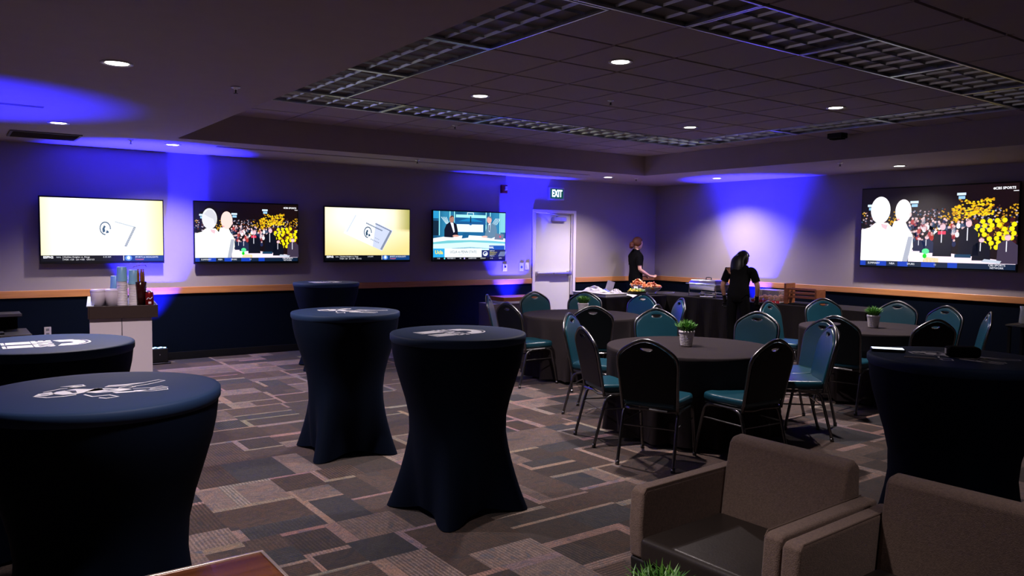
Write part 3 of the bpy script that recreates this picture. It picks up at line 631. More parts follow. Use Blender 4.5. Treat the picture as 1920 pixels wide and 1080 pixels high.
# ------------------------------------------------------------------ cocktail tables
def smoothstep(a, b, x):
    t = max(0, min(1, (x - a) / (b - a))); return t * t * (3 - 2 * t)
RT, HT = .4055, 1.066
def cover_mesh(ph, seed, part='skirt'):
    rnd = random.Random(seed); n = 96; bm = B(); fold = [(rnd.uniform(0, 2 * PI), rnd.uniform(.004, .012), rnd.randint(3, 9)) for _ in range(4)]
    zs = [1.0, .985, .93, .86, .76, .66, .56, .46, .38, .3, .22, .15, .10, .06, .03, .01, 0]
    rings = []
    for r in (0, .12, .24, .34, .385): 
        rings.append([bm.verts.new((0, 0, HT))] if r == 0 else [bm.verts.new((r * math.cos(2 * PI * i / n), r * math.sin(2 * PI * i / n), HT)) for i in range(n)])
    for dr, dz in ((.400, -.0015), (.4055, -.007), (.4062, -.02), (.4055, -.036), (.398, -.048)): rings.append([bm.verts.new((dr * math.cos(2 * PI * i / n), dr * math.sin(2 * PI * i / n), HT + dz)) for i in range(n)])
    if part == 'cap': zs = []
    else: rings = [rings[-1]]
    for zz in zs[2:]:
        ring_ = []
        for i in range(n):
            a = 2 * PI * i / n; cth = abs(math.cos(2 * (a - ph)))   # 1 at the four feet
            foot = max(0, math.cos(4 * (a - ph)))
            body = .280 + .116 * smoothstep(.42, 1.0, zz) ** 1.2 + .004 * smoothstep(.55, .2, zz)
            flare = max(0, (.62 - zz) / .62) ** 1.9
            pw = (.5 * (1 + math.cos(4 * (a - ph)))) ** 3.2
            star = .430 * pw + .250 * (1 - pw)
            r = body * (1 - flare) + star * flare
            r += sum(f[1] * math.sin(f[2] * a + f[0]) for f in fold) * flare * (1 - foot) * .7
            lift = (.045 * (1 - (.5 * (1 + math.cos(4 * (a - ph)))) ** 1.2)) 
            z = lift + .004 + zz * (HT - .05 - lift)
            ring_.append(bm.verts.new((r * math.cos(a), r * math.sin(a), z)))
        rings.append(ring_)
    for A, Bq in zip(rings, rings[1:]):
        for i in range(n):
            j = (i + 1) % n
            if len(A) == 1: bm.faces.new((A[0], Bq[i], Bq[j]))
            else: bm.faces.new((A[i], Bq[i], Bq[j], A[j]))
    return bm
def print_mesh(polys, f, z):
    bm = B()
    for k, (pts) in enumerate(polys):
        fc = bm.faces.new([bm.verts.new((*f(u, v), z)) for u, v in pts]); fc.normal_update()
        if fc.normal.z < 0: fc.normal_flip()
    bmesh.ops.triangulate(bm, faces=bm.faces[:])
    me = bpy.data.meshes.new('p'); bm.to_mesh(me); bm.free(); return me
def line_poly(pts, w_):
    P = [Vector((a, b)) for a, b in pts]; L = []; Rr = []
    for i, p in enumerate(P):
        d = (P[min(i + 1, len(P) - 1)] - P[max(0, i - 1)]).normalized(); n = Vector((-d.y, d.x)) * w_ / 2
        L.append(tuple(p + n)); Rr.append(tuple(p - n))
    out = []
    for i in range(len(P) - 1): out.append([L[i], L[i + 1], Rr[i + 1], Rr[i]])
    return out
# emblem 1: a generic charging bull drawn with bold strokes; emblem 2: block U with STATE across
# local units: x along the body (head at -), y across, about 1 long
BULL_F = [[(-.34, .02), (-.22, .10), (-.10, .07), (-.02, .09), (.02, .02), (-.08, -.02), (-.16, -.08), (-.26, -.10), (-.36, -.05)],
          [(-.06, .09), (.10, .05), (.24, .0), (.14, -.06), (-.02, -.08), (-.12, -.04)],
          [(-.46, -.03), (-.38, .02), (-.33, -.06), (-.38, -.11), (-.47, -.10)],
          [(-.30, .12), (-.16, .19), (-.20, .26), (-.37, .20), (-.26, .19)],
          [(.0, .14), (.16, .17), (.30, .25), (.14, .20), (.02, .18)],
          [(.10, -.08), (.26, -.07), (.42, -.02), (.28, -.10), (.14, -.12)]]
BULL_L = [([(-.44, .02), (-.34, .12), (-.22, .16)], .016), ([(-.47, -.11), (-.36, -.17), (-.24, -.15), (-.16, -.11)], .02), ([(.0, .12), (.14, .14), (.27, .22), (.40, .33), (.46, .29), (.34, .17), (.22, .10)], .014), ([(.24, .02), (.40, .03), (.46, .07), (.52, .03), (.38, -.01)], .013),
          ([(.26, -.05), (.44, -.04), (.52, -.01), (.53, -.06), (.42, -.09), (.28, -.09)], .013), ([(-.10, -.12), (-.02, -.20), (.10, -.17), (.18, -.24), (.10, -.28), (.04, -.25)], .018), ([(.12, .08), (.18, .13), (.25, .10), (.20, .04), (.12, .05)], .012)]
def arcp(cx, cy, r0, r1, a0, a1, n=14):
    o = [(cx + r1 * math.cos(a0 + (a1 - a0) * i / n), cy + r1 * .95 * math.sin(a0 + (a1 - a0) * i / n)) for i in range(n + 1)]
    return o + [(cx + r0 * math.cos(a1 - (a1 - a0) * i / n), cy + r0 * .85 * math.sin(a1 - (a1 - a0) * i / n)) for i in range(n + 1)]
def emblem(kind, parent, rot, sc, off=(0, 0)):
    c, s = math.cos(rot), math.sin(rot); ky = 1.3 if kind == 'bull' else 1.
    f = lambda u, v: (off[0] + (u * c - v * ky * s) * sc, off[1] + (u * s + v * ky * c) * sc)
    if kind == 'bull':
        polys = list(BULL_F)
        for pts, w_ in BULL_L: polys += line_poly(pts, w_)
        e = obj('bull_emblem', print_mesh(polys, f, HT + .0012), WHITEPRINT, parent, label='white line drawn charging bull printed on the cover')
        dk = [[(-.30, .055), (-.20, .03), (-.17, -.05), (-.20, -.055), (-.24, .01)], [(.0, .03), (.12, .02), (.06, .0)], [(-.26, .205), (-.2, .225), (-.19, .20)], [(-.02, -.03), (.16, -.02), (.06, -.045)], [(-.43, -.065), (-.37, -.06), (-.37, -.075), (-.43, -.08)]]
        for q in dk: obj('emblem_detail', print_mesh([q], f, HT + .0022), NAVYPRINT, e)
    else:      # u right, v up
        polys = [[(-.30, .18), (-.06, .18), (-.06, .50), (-.30, .50)], [(.06, .18), (.30, .18), (.30, .50), (.06, .50)]]
        e = obj('letter_base', print_mesh([arcp(0, -.20, .10, .30, -PI, 0)] + [[(-.30, -.20), (-.10, -.20), (-.10, -.14), (-.30, -.08)], [(.10, -.20), (.30, -.20), (.30, -.08), (.10, -.14)]], f, HT + .0012), WHITEPRINT, parent, label='lower half of a white block letter U printed on the cover')
        for q in polys: obj('letter_stem', print_mesh([q], f, HT + .0012), WHITEPRINT, parent)
        me = text_mesh('STATE', .25, .012, 0, sx=1.0)
        for v in me.vertices:
            x, y = v.co.x, v.co.y + .04; x2, y2 = f(x * .92, y * 1.15 - .0 + .0 * x); v.co = (x2, y2, HT + .0014)
        obj('lettering', me, WHITEPRINT, e)
        dk = [[(-.28, .45), (-.08, .45), (-.08, .463), (-.28, .463)], [(.08, .45), (.28, .45), (.28, .463), (.08, .463)], arcp(0, -.20, .262, .275, -PI * .85, -PI * .15)]
        for q in dk: obj('emblem_detail', print_mesh([q], f, HT + .0024), NAVYPRINT, e)
def cocktail(x, y, ph, emb, rot, label, seed, sc=.36, off=(0, 0)):
    t = thing('cocktail_table', label, 'table', (x, y, 0), 0, 'tall navy covered cocktail tables')
    obj('spandex_skirt', cover_mesh(math.radians(ph), seed), NAVYSHADE, t, smooth=True)
    obj('cover_top_lit', cover_mesh(0, seed, 'cap'), NAVYLIT, t, smooth=True)  # top of the cover, split off to carry the lit tone
    bm = B(); cyl(bm, (0, 0, .06), (0, 0, HT - .03), .03, n=12)
    for k in range(4):
        a = math.radians(ph) + k * PI / 2; tube(bm, [(.03 * math.cos(a), .03 * math.sin(a), .09), (.25 * math.cos(a), .25 * math.sin(a), .045), (.39 * math.cos(a), .39 * math.sin(a), .012)], .010, 6)
    obj('pedestal', bm, BLACKM, t); bm = B(); lathe(bm, [(0, HT - .03), (.39, HT - .03), (.395, HT - .02), (.39, HT - .008), (0, HT - .008)], 32); obj('table_top', bm, BLACKP, t)
    emblem(emb, t, rot, sc, off)
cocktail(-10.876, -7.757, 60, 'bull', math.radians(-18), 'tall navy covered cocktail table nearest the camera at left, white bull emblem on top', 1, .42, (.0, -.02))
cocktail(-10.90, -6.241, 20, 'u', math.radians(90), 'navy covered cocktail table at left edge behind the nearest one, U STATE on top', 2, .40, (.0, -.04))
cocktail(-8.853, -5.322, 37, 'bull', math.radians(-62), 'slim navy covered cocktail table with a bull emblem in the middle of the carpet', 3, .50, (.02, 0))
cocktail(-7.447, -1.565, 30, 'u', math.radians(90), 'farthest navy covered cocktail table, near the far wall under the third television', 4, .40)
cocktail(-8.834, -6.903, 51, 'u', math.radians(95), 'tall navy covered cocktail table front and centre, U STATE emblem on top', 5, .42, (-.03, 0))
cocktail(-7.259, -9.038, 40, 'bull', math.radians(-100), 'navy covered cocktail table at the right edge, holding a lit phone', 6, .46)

# ------------------------------------------------------------------ round tables with black cloths
RR, HR = .714, .73
def cloth_mesh(seed):
    rnd = random.Random(seed); n = 160; bm = B(); ph = [rnd.uniform(0, 2 * PI) for _ in range(3)]
    rings = [[bm.verts.new((0, 0, HR))]]
    for r in (.25, .5, .65, .70): rings.append([bm.verts.new((r * math.cos(2 * PI * i / n), r * math.sin(2 * PI * i / n), HR + (.0005 if i % 2 else 0))) for i in range(n)])
    for k, (dr, z) in enumerate([(.709, HR - .001), (.714, HR - .007), (.715, HR - .03), (.713, .60), (.712, .45), (.715, .3), (.72, .15), (.725, .035)]):
        t = max(0, (HR - .03 - z) / HR); rg = []
        for i in range(n):
            a = 2 * PI * i / n; w_ = math.sin(17 * a + ph[0] + .6 * math.sin(3 * a + ph[1])) + .4 * math.sin(29 * a + ph[2])
            r = dr - .02 * t + .050 * t * w_; rg.append(bm.verts.new((r * math.cos(a), r * math.sin(a), z)))
        rings.append(rg)
    for A, Bq in zip(rings, rings[1:]):
        for i in range(n):
            j = (i + 1) % n
            bm.faces.new((A[0], Bq[i], Bq[j])) if len(A) == 1 else bm.faces.new((A[i], Bq[i], Bq[j], A[j]))
    return bm
def round_table(x, y, l1, l2, seed):
    t = thing('round_table', l1, 'table', (x, y, 0), 0, 'round dining tables')
    bm = B(); lathe(bm, [(0, HR - .03), (.70, HR - .03), (.703, HR - .015), (.70, HR - .004), (0, HR - .004)], 40); obj('table_top', bm, BLACKP, t)
    for k in range(4):
        a = PI / 4 + k * PI / 2; bm = B(); cyl(bm, (.42 * math.cos(a), .42 * math.sin(a), 0), (.38 * math.cos(a), .38 * math.sin(a), HR - .03), .014, n=8); obj('leg', bm, CHFR, t)
    o = obj('tablecloth', cloth_mesh(seed), BLACKCLOTH, smooth=True); o.location = (x, y, .001); tag(o, l2, 'tablecloth', 'black round tablecloths')
round_table(-5.09, -3.71, 'round dining table in front of the exit door under a black cloth', 'black cloth on the round table in front of the exit door', 1)
round_table(-6.16, -6.37, 'round dining table nearest the camera, in the middle, under a black cloth', 'black cloth on the nearest round table, in the middle of the room', 2)
round_table(-3.305, -6.34, 'round dining table at right before the big television, under a black cloth', 'black cloth on the right hand round table before the big television', 3)

# ------------------------------------------------------------------ banquet chairs
def make_chair(label):
    t = thing('banquet_chair', label, 'chair', (0, 0, 0), 0)
    bxf = lambda z: -.195 - (z - .42) * .20 - max(0, z - .7) * .06
    # backrest panel with handle hole
    half = [(.195, .47), (.205, .62), (.212, .74), (.200, .80), (.155, .845), (.09, .885), (.04, .905)]
    out = half + [(0, .910)] + [(-a, b) for a, b in half[::-1]]
    hole = [(.052 * math.cos(2 * PI * i / 12), .862 + .017 * math.sin(2 * PI * i / 12) - .006 * (1 - (math.cos(2 * PI * i / 12)) ** 2)) for i in range(12)]
    bm = B()
    ov = [bm.verts.new((0, a, b)) for a, b in out]; hv = [bm.verts.new((0, a, b)) for a, b in hole]
    eds = [bm.edges.new((ov[i], ov[(i + 1) % len(ov)])) for i in range(len(ov))] + [bm.edges.new((hv[i], hv[(i + 1) % 12])) for i in range(12)]
    bmesh.ops.triangle_fill(bm, use_beauty=True, edges=eds)
    ff = bm.faces[:]; r = bmesh.ops.extrude_face_region(bm, geom=ff)
    for v in [g for g in r['geom'] if isinstance(g, bmesh.types.BMVert)]: v.co.x += .024
    for v in bm.verts: v.co.x += bxf(v.co.z) - .002
    b2 = bm.copy(); obj('backrest', bm, TEAL, t, bevel=.008)
    for v in b2.verts:
        d = v.co.x - bxf(v.co.z); v.co.x = bxf(v.co.z) + (-.014 if d < .01 else -.0025)
    obj('back_rear_shaded', b2, mat('teal_vinyl_shaded', (.0025, .005, .007), .5, spec=.2, noise=.1, nscale=8), t, bevel=.003)  # rear of the same vinyl, its shade painted as a darker colour
    bm = B(); tube(bm, [(bxf(b) + .005, a * 1.02, b) for a, b in hole], .006, 6, closed=True, flat=2.2); obj('handle_trim', bm, CHFR, t, smooth=True)
    hf = [(.205, .40), (.215, .62), (.223, .74), (.212, .808), (.165, .856), (.09, .902), (.035, .922)]
    path = hf + [(0, .926)] + [(-a, b) for a, b in hf[::-1]]
    bm = B(); tube(bm, smoothpath([(bxf(b), a, b) for a, b in path], 3), .0125, 8); obj('back_frame', bm, CHFR, t, smooth=True)
    # seat
    bm = B(); prof = [(-.20, -.20), (-.21, .20)]
    pts = [(-.205, -.195), (-.1, -.21), (.12, -.222), (.20, -.20), (.225, -.12), (.232, 0), (.225, .12), (.20, .20), (.12, .222), (-.1, .21), (-.205, .195)]
    prism(bm, pts, .425, .492, lambda u, v, d: (u, v, d)); 
    obj('seat', bm, TEAL, t, bevel=.024, segs=4)
    bm = B(); tube(bm, smoothpath([(.18, -.19, .415), (.19, 0, .415), (.18, .19, .415), (-.19, .19, .415), (-.2, 0, .415), (-.19, -.19, .415)], 3, True), .010, 6, closed=True); obj('seat_frame', bm, CHFR, t)
    me = {}
    for fx in (1, -1):
        for s in (1, -1):
            if fx not in me:
                p = [(.02, .2, .408), (.11, .202, .406), (.165, .203, .385), (.19, .204, .33), (.235, .207, .14), (.262, .208, .012)] if fx > 0 else [(-.02, .2, .408), (-.11, .202, .406), (-.165, .203, .385), (-.19, .204, .33), (-.24, .207, .14), (-.275, .208, .012)]
                bm = B(); tube(bm, smoothpath(p, 3), .0125, 8); cyl(bm, (p[-1][0], p[-1][1], 0), (p[-1][0] - .003 * fx, p[-1][1], .03), .0155, n=10); me[fx] = bm
                o = obj('leg', bm, CHFR, t, smooth=True); me[fx] = o.data
            else:
                b2 = B(); b2.from_mesh(me[fx]); bmesh.ops.scale(b2, vec=(1, -1, 1), verts=b2.verts); o = obj('leg', b2, CHFR, t, smooth=True)
    for s in (1, -1):
        bm = B(); cyl(bm, (.195, s * .204, .30), (-.20, s * .204, .30), .006, n=6); obj('stretcher', bm, CHFR, t)
    bm = B(); cyl(bm, (-.20, -.204, .285), (-.20, .204, .285), .006, n=6); obj('stretcher', bm, CHFR, t)
    return t
CH = [  # back-top x, y, facing deg, label, group
    (-7.33, -6.98, 25, 'banquet chair with its back to the camera, front left of the nearest round table', 'n'),
    (-6.509, -7.468, 86, 'dark backed banquet chair front right of the nearest round table, behind the armchair', 'n'),
    (-7.175, -6.123, -20, 'dark backed banquet chair at left of the nearest round table, overlapping the bright blue one', 'n'),
    (-6.50, -5.15, -60, 'brightly lit blue banquet chair seen edge on, far left of the nearest round table', 'n'),
    (-5.396, -5.22, -123, 'teal banquet chair facing us beyond the nearest round table, left of its plant', 'n'),
    (-4.74, -5.99, 196, 'teal banquet chair facing us at the far right of the nearest round table', 'n'),
    (-4.83, -6.78, 163, 'teal banquet chair facing left with bright chrome top, right of the nearest round table', 'n'),
    (-5.298, -7.144, 138, 'dark slanted banquet chair seen edge on, just in front of the chrome topped teal one', 'n'),
    (-5.757, -4.659, 57, 'dark backed banquet chair at the near side of the round table before the door', 'd'),
    (-6.29, -3.83, 2, 'dark banquet chair left of the round table before the door, seat pointing right', 'd'),
    (-5.80, -2.72, -42, 'grey edged banquet chair seen edge on, leftmost at the table before the door', 'd'),
    (-4.92, -2.53, -98, 'teal banquet chair standing in front of the exit door', 'd'),
    (-4.301, -2.862, -133, 'teal banquet chair behind the far potted plant, below the white box', 'd'),
    (-3.85, -3.52, 189, 'teal banquet chair below the bowls of food on the buffet', 'd'),
    (-4.992, -4.851, 110, 'banquet chair whose rounded top just shows behind the teal chair left of the plant', 'd'),
    (-3.985, -4.30, 150, 'narrow blue banquet chair seen edge on, right of the table before the door', 'd'),
    (-3.43, -5.14, -84, 'shiny pale blue topped banquet chair just below the woman bending at the buffet', 'r'),
    (-4.428, -6.634, 8, 'dark backed banquet chair at the left side of the right hand round table', 'r'),
    (-2.40, -5.20, -128, 'teal banquet chair below the wooden rack, far side of the right hand table', 'r'),
    (-1.95, -5.92, 197, 'teal banquet chair just right of the right hand potted plant', 'r'),
    (-2.15, -6.59, 168, 'teal banquet chair half hidden behind the dark one, far right table', 'r'),
    (-3.914, -7.329, 63, 'black backed banquet chair at the near side of the right hand round table', 'r'),
    (-2.564, -7.221, 121, 'dim banquet chair seen edge on, rightmost at the right hand round table', 'r')]
grp = {'n': 'chairs around the nearest round table', 'd': 'chairs around the round table before the door', 'r': 'chairs around the right hand round table'}
c0 = make_chair(CH[0][3])
for i, (x, y, a, l, g) in enumerate(CH):
    a = math.radians(a); loc = (x + .306 * math.cos(a), y + .306 * math.sin(a), 0)
    if i == 0: c0.location = loc; c0.rotation_euler = (0, 0, a); c0['group'] = grp[g]
    else: dup(c0, loc, a, l, grp[g])

# ------------------------------------------------------------------ potted grass
LEAF = mat('grass_green', (.045, .17, .018), .5, noise=.5, nscale=40); LEAFL = mat('grass_tip', (.12, .30, .04), .5, noise=.3, nscale=40)
POT = mat('white_pot', (.66, .62, .64), .45, noise=.04, nscale=20); SOIL = mat('soil', (.02, .015, .01), .9)
def plant(loc, label, s=1., seed=1, n=230, leaf=.10):
    rnd = random.Random(seed); t = thing('potted_grass', label, 'plant', loc, 0, 'potted grass plants'); h = .125 * s
    prof = [(0, 0), (.040, 0), (.043, .004)]; z = .012
    while z < .1: prof += [(.044 + z * .13, z), (.0465 + z * .13, z + .004), (.044 + z * .13, z + .009)]; z += .0125
    prof += [(.0575, .105), (.0615, .108), (.0615, .124), (.058, .125), (.055, .12), (.053, .108), (0, .106)]
    bm = B(); lathe(bm, [(a * s, b * s) for a, b in prof], 28); obj('pot', bm, POT, t, smooth=True)
    bm = B(); lathe(bm, [(0, .110 * s), (.052 * s, .108 * s)], 16); obj('soil', bm, SOIL, t)
    for nm, mm, cnt in (('foliage', LEAF, n), ('foliage', LEAFL, n // 2)):
        bm = B()
        for _ in range(cnt):
            a = rnd.uniform(0, 2 * PI); r0 = rnd.uniform(0, .042) * s; lean = rnd.uniform(.1, 1.15); L = leaf * s * rnd.uniform(.55, 1.1); w_ = .0032 * s
            d = Vector((math.cos(a), math.sin(a), 0)); u = Vector((-d.y, d.x, 0)); p = d * r0 + Vector((0, 0, h - .015 * s)); pts = [p]
            th = lean * .5
            for k in range(3): p = p + (d * math.sin(th) + Vector((0, 0, math.cos(th)))) * L / 3; th += lean * .35; pts.append(p)
            vs = []
            for k, q in enumerate(pts[:-1]): ww = w_ * (1.3, 1.5, 1.)[k]; vs.append((bm.verts.new(q - u * ww), bm.verts.new(q + u * ww)))
            tip = bm.verts.new(pts[-1])
            for A, Bq in zip(vs, vs[1:]): bm.faces.new((A[0], A[1], Bq[1], Bq[0]))
            bm.faces.new((vs[-1][0], vs[-1][1], tip))
            for k in (1, 2):   # small side leaflets
                q = pts[k]; s2 = rnd.choice((-1, 1)); e = q + (u * s2 + Vector((0, 0, .7)) + d * .3).normalized() * L * .32
                bm.faces.new((bm.verts.new(q - d * w_), bm.verts.new(q + d * w_), bm.verts.new(e)))
        obj(nm, bm, mm, t, kind='stuff')
    return t
plant((-6.214, -6.365, HR + .002), 'white ribbed pot of green grass on the nearest black round table', 1.1, 1)
plant((-3.335, -6.395, HR + .002), 'white ribbed pot of green grass on the right hand round table', 1.1, 2)
plant((-5.06, -3.70, HR + .002), 'pot of green grass on the table before the door, half hidden by a chair back', 1.1, 3)
plant((-9.625, -9.30, .425), 'bright green leafy plant at the bottom edge before the armchair', 1.12, 4, 150, .10)
# low table holding that plant, and side table at bottom left
DKW = wood_mat('walnut_top', (.07, .022, .009), (.15, .052, .02), .22, 'X', .5, .5)
t = thing('coffee_table', 'low dark coffee table under the green plant, just below the picture', 'table', (-9.85, -9.55, 0))
bm = B(); bx(bm, -.42, .42, -.42, .42, .385, .42); obj('table_top', bm, DKW, t, bevel=.006)
for sx in (-1, 1):
    for sy in (-1, 1): bm = B(); box(bm, (sx * .36, sy * .36, .19), (.05, .05, .385)); obj('leg', bm, BLACKM, t, bevel=.004)
t = thing('side_table', 'glossy brown wooden table corner with a pale metal edge at the bottom left', 'table', (-10.50, -8.38, 0))
bm = B(); bx(bm, -1.1, -.012, -.75, -.012, .58, .60); obj('table_top', bm, DKW, t, bevel=.003)
bm = B(); bx(bm, -1.112, 0, -.012, 0, .572, .603); bx(bm, -.012, 0, -.762, -.012, .572, .603); bx(bm, -1.112, -1.1, -.762, -.012, .572, .603); bx(bm, -1.1, -.012, -.762, -.75, .572, .603); obj('metal_edge', bm, mat('edge_metal', (.75, .62, .55), .25, metal=.8), t, bevel=.002)
for x_ in (-1.06, -.06):
    for y_ in (-.70, -.06): bm = B(); box(bm, (x_, y_, .286), (.04, .04, .572)); obj('leg', bm, BLACKM, t, bevel=.003)

# ------------------------------------------------------------------ armchairs
def rprism(bm, pts, y0, y1): prism(bm, pts, y0, y1, lambda u, v, d: (u, d, v))
def armchair(loc, rz, label):
    # local: +x towards the seat front, width along y, base on the floor
    t = thing('armchair', label, 'armchair', loc, rz, 'tan tweed armchairs')
    W = .715; a = .072
    for s in (-1, 1):
        y0, y1 = (W / 2 - a, W / 2) if s > 0 else (-W / 2, -W / 2 + a)
        bm = B(); rprism(bm, [(.335, .30), (.345, .44), (.335, .575), (.315, .597), (-.34, .60), (-.345, .30)], y0, y1); o = obj('arm', bm, TWEED, t, bevel=.016, segs=3)
        bm = B(); ym = (y1 - .004) if s < 0 else (y0 + .004); tube(bm, [(.326, ym, .575), (.31, ym, .5965), (-.33, ym, .6)], .003, 5); obj('piping', bm, mat('tan_piping', (.16, .11, .085), .9), o)
    bm = B(); rprism(bm, [(-.17, .36), (-.20, .60), (-.225, .715), (-.245, .742), (-.30, .745), (-.335, .72), (-.35, .30), (-.20, .30)], -W / 2 + a, W / 2 - a); obj('backrest', bm, TWEED, t, bevel=.022, segs=4)
    bm = B(); bx(bm, -.18, .36, -W / 2 + a + .002, W / 2 - a - .002, .30, .405); obj('seat_cushion', bm, LEATHER, t, bevel=.028, segs=4)
    bm = B(); rprism(bm, [(-.33, .06), (-.345, .30), (.335, .30), (.325, .20), (.30, .06)], -W / 2 + .003, W / 2 - .003); obj('base', bm, mat('black_upholstery', (.012, .011, .011), .6, bump=.2, bscale=200), t, bevel=.012)
    for sx in (-.28, .25):
        for sy in (-.3, .3): bm = B(); cyl(bm, (sx, sy, 0), (sx, sy, .062), .016, .02, 10); obj('foot', bm, BLACKM, t)
armchair((-8.66, -8.895, 0), PI + math.radians(2), 'tan tweed armchair with dark leather seat, left of the pair')
armchair((-8.66, -9.63, 0), PI + math.radians(2), 'tan tweed armchair cut by the right bottom corner, right of the pair')

# ------------------------------------------------------------------ things on the right cocktail table
t = thing('smartphone', 'smartphone with a glowing white screen on the right cocktail table', 'phone', (-7.36, -8.74, HT + .0028), math.radians(-55))
bm = B(); bx(bm, -.08, .08, -.04, .04, 0, .012); obj('body', bm, BLACKP, t, bevel=.003)
bm = B(); bx(bm, -.074, .074, -.035, .035, .0118, .0132); obj('screen', bm, mat('phone_screen', (.8, .9, 1), .3, emit=1.6), t)
t = thing('black_case', 'black rounded case with a small white square mark beside the phone', 'case', (-7.25, -9.06, HT + .0028), math.radians(-50))
bm = B(); bx(bm, -.075, .075, -.045, .045, 0, .052); obj('body', bm, BLACKM, t, bevel=.018, segs=3)
bm = B(); bx(bm, -.078, -.074, -.02, .008, .014, .040); obj('mark', bm, WHITEP, t)
t = thing('pen', 'thin grey pen lying in front of the black case', 'pen', (-7.50, -8.98, HT + .0028), math.radians(-58))
bm = B(); cyl(bm, (-.07, 0, .005), (.06, 0, .005), .0045, n=8); cyl(bm, (.06, 0, .005), (.072, 0, .005), .0045, .001, 8); obj('barrel', bm, mat('pen_grey', (.5, .47, .47), .4), t)

# ------------------------------------------------------------------ drinks bar at left
bar = thing('drinks_bar', 'white fronted drinks bar with a black tray top, left of the room', 'bar', (-10.37, -3.70, 0), math.radians(-8))
# local: x right along the front, y backwards
BW, BD, BH = .50, 1.12, 1.04
CARTP = mat('bar_white', (.62, .54, .60), .5, noise=.03, nscale=3)
bm = B(); bx(bm, 0.0, .235, .02, .035, 0, BH - .10); obj('front_panel', bm, CARTP, bar, bevel=.002)
bm = B(); bx(bm, .24, BW - .035, .02, .035, 0, BH - .10); obj('front_panel', bm, CARTP, bar, bevel=.002)
bm = B(); prism(bm, [(.035, 0), (BD - .1, 0), (BD - .04, BH - .1), (.035, BH - .1)], 0, .015, lambda u, v, d: (d, u, v)); obj('side_panel', bm, CARTP, bar, bevel=.002)
bm = B(); prism(bm, [(.035, 0), (BD - .1, 0), (BD - .04, BH - .1), (.035, BH - .1)], BW - .05, BW - .035, lambda u, v, d: (d, u, v)); obj('side_panel', bm, CARTP, bar, bevel=.002)
bm = B(); bx(bm, -.0, BW, .0, BD, BH - .10, BH - .012); obj('tray_floor', bm, BLACKP, bar)
bm = B(); bx(bm, 0, BW + .01, -.012, .0, BH - .105, BH); bx(bm, 0, BW + .01, BD, BD + .012, BH - .105, BH); bx(bm, -.012, 0, -.012, BD + .012, BH - .105, BH); bx(bm, BW, BW + .012, 0, BD, BH - .105, BH); obj('tray_wall', bm, mat('bar_black', (.035, .02, .018), .4), bar, bevel=.003)
bm = B(); bx(bm, -.02, .035, .0, BD, BH - .005, BH + .004); obj('tray_rim', bm, mat('rim_pale', (.55, .65, .65), .3), bar, bevel=.002)
def on_bar(u, v): 
    a = math.radians(-8); return (-10.37 + u * math.cos(a) - v * math.sin(a), -3.70 + u * math.sin(a) + v * math.cos(a))
ZB = BH - .012
CUPW = mat('cup_white', (.76, .68, .74), .45, noise=.02, nscale=8); CUPB = mat('cup_sleeve_blue', (.26, .52, .75), .35, noise=.3, nscale=9)
def cup_stack(x, y, z, n, label, blue=4, r=.040):
    t = thing('cup_stack', label, 'cups', (x, y, z), 0, 'stacks of white paper cups on the drinks bar'); me = None; dz = .0135
    for k in range(n):
        if me is None:
            bm = B(); lathe(bm, [(.0, 0), (.029, .0), (.0405, .088), (.0425, .090), (.0425, .094), (.0395, .094), (.028, .006), (0, .006)][::-1], 20)
            bmesh.ops.rotate(bm, verts=bm.verts, cent=(0, 0, .047), matrix=Matrix.Rotation(PI, 3, 'X')); o = obj('paper_cup', bm, CUPW, t, smooth=True); me = o.data
        else: o = obj('paper_cup', me, None, t)
        o.location = (0, 0, k * dz)
    top = (n - 1) * dz + .094
    bm = B(); lathe(bm, [(.0445, top - .085), (.041, top - .03), (.0385, top + .03), (.036, top + .033), (0, top + .033)], 20)
    obj('plastic_sleeve', bm, CUPB, t, smooth=True, label='pale blue printed plastic sleeve over the top of the stack')
x, y = on_bar(.245, .07); cup_stack(x, y, ZB, 16, 'tallest stack of white paper cups with a blue sleeve on the drinks bar')
x, y = on_bar(.335, .10); cup_stack(x, y, ZB, 14, 'stack of white paper cups with a blue sleeve, right of the tallest stack')
x, y = on_bar(.20, .22); cup_stack(x, y, ZB, 10, 'shortest stack of paper cups with a blue sleeve, behind the plastic tubs')
def tub(x, y, label):
    t = thing('plastic_tub', label, 'tub', (x, y, ZB), 0, 'white plastic tubs on the drinks bar')
    bm = B(); lathe(bm, [(0, 0), (.050, 0), (.056, .10), (.057, .13), (.050, .14), (0, .141)], 28); obj('body', bm, mat('frosted_white', (.72, .62, .74), .35, noise=.05, nscale=10), t, smooth=True)
    bm = B(); lathe(bm, [(.058, .126), (.060, .134), (.052, .146), (0, .147)], 28); obj('lid', bm, MATS['frosted_white'], t, smooth=True)
x, y = on_bar(.065, .07); tub(x, y, 'round white plastic tub, left one at the front of the drinks bar')
x, y = on_bar(.165, .085); tub(x, y, 'round white plastic tub beside the cups on the drinks bar')
CANR = mat('can_red', (.30, .012, .012), .28, metal=.6, noise=.2, nscale=15); CANA = mat('can_alu', (.75, .75, .75), .2, metal=1.); CANS = mat('can_silver_blue', (.28, .34, .42), .28, metal=.7, noise=.2, nscale=15)
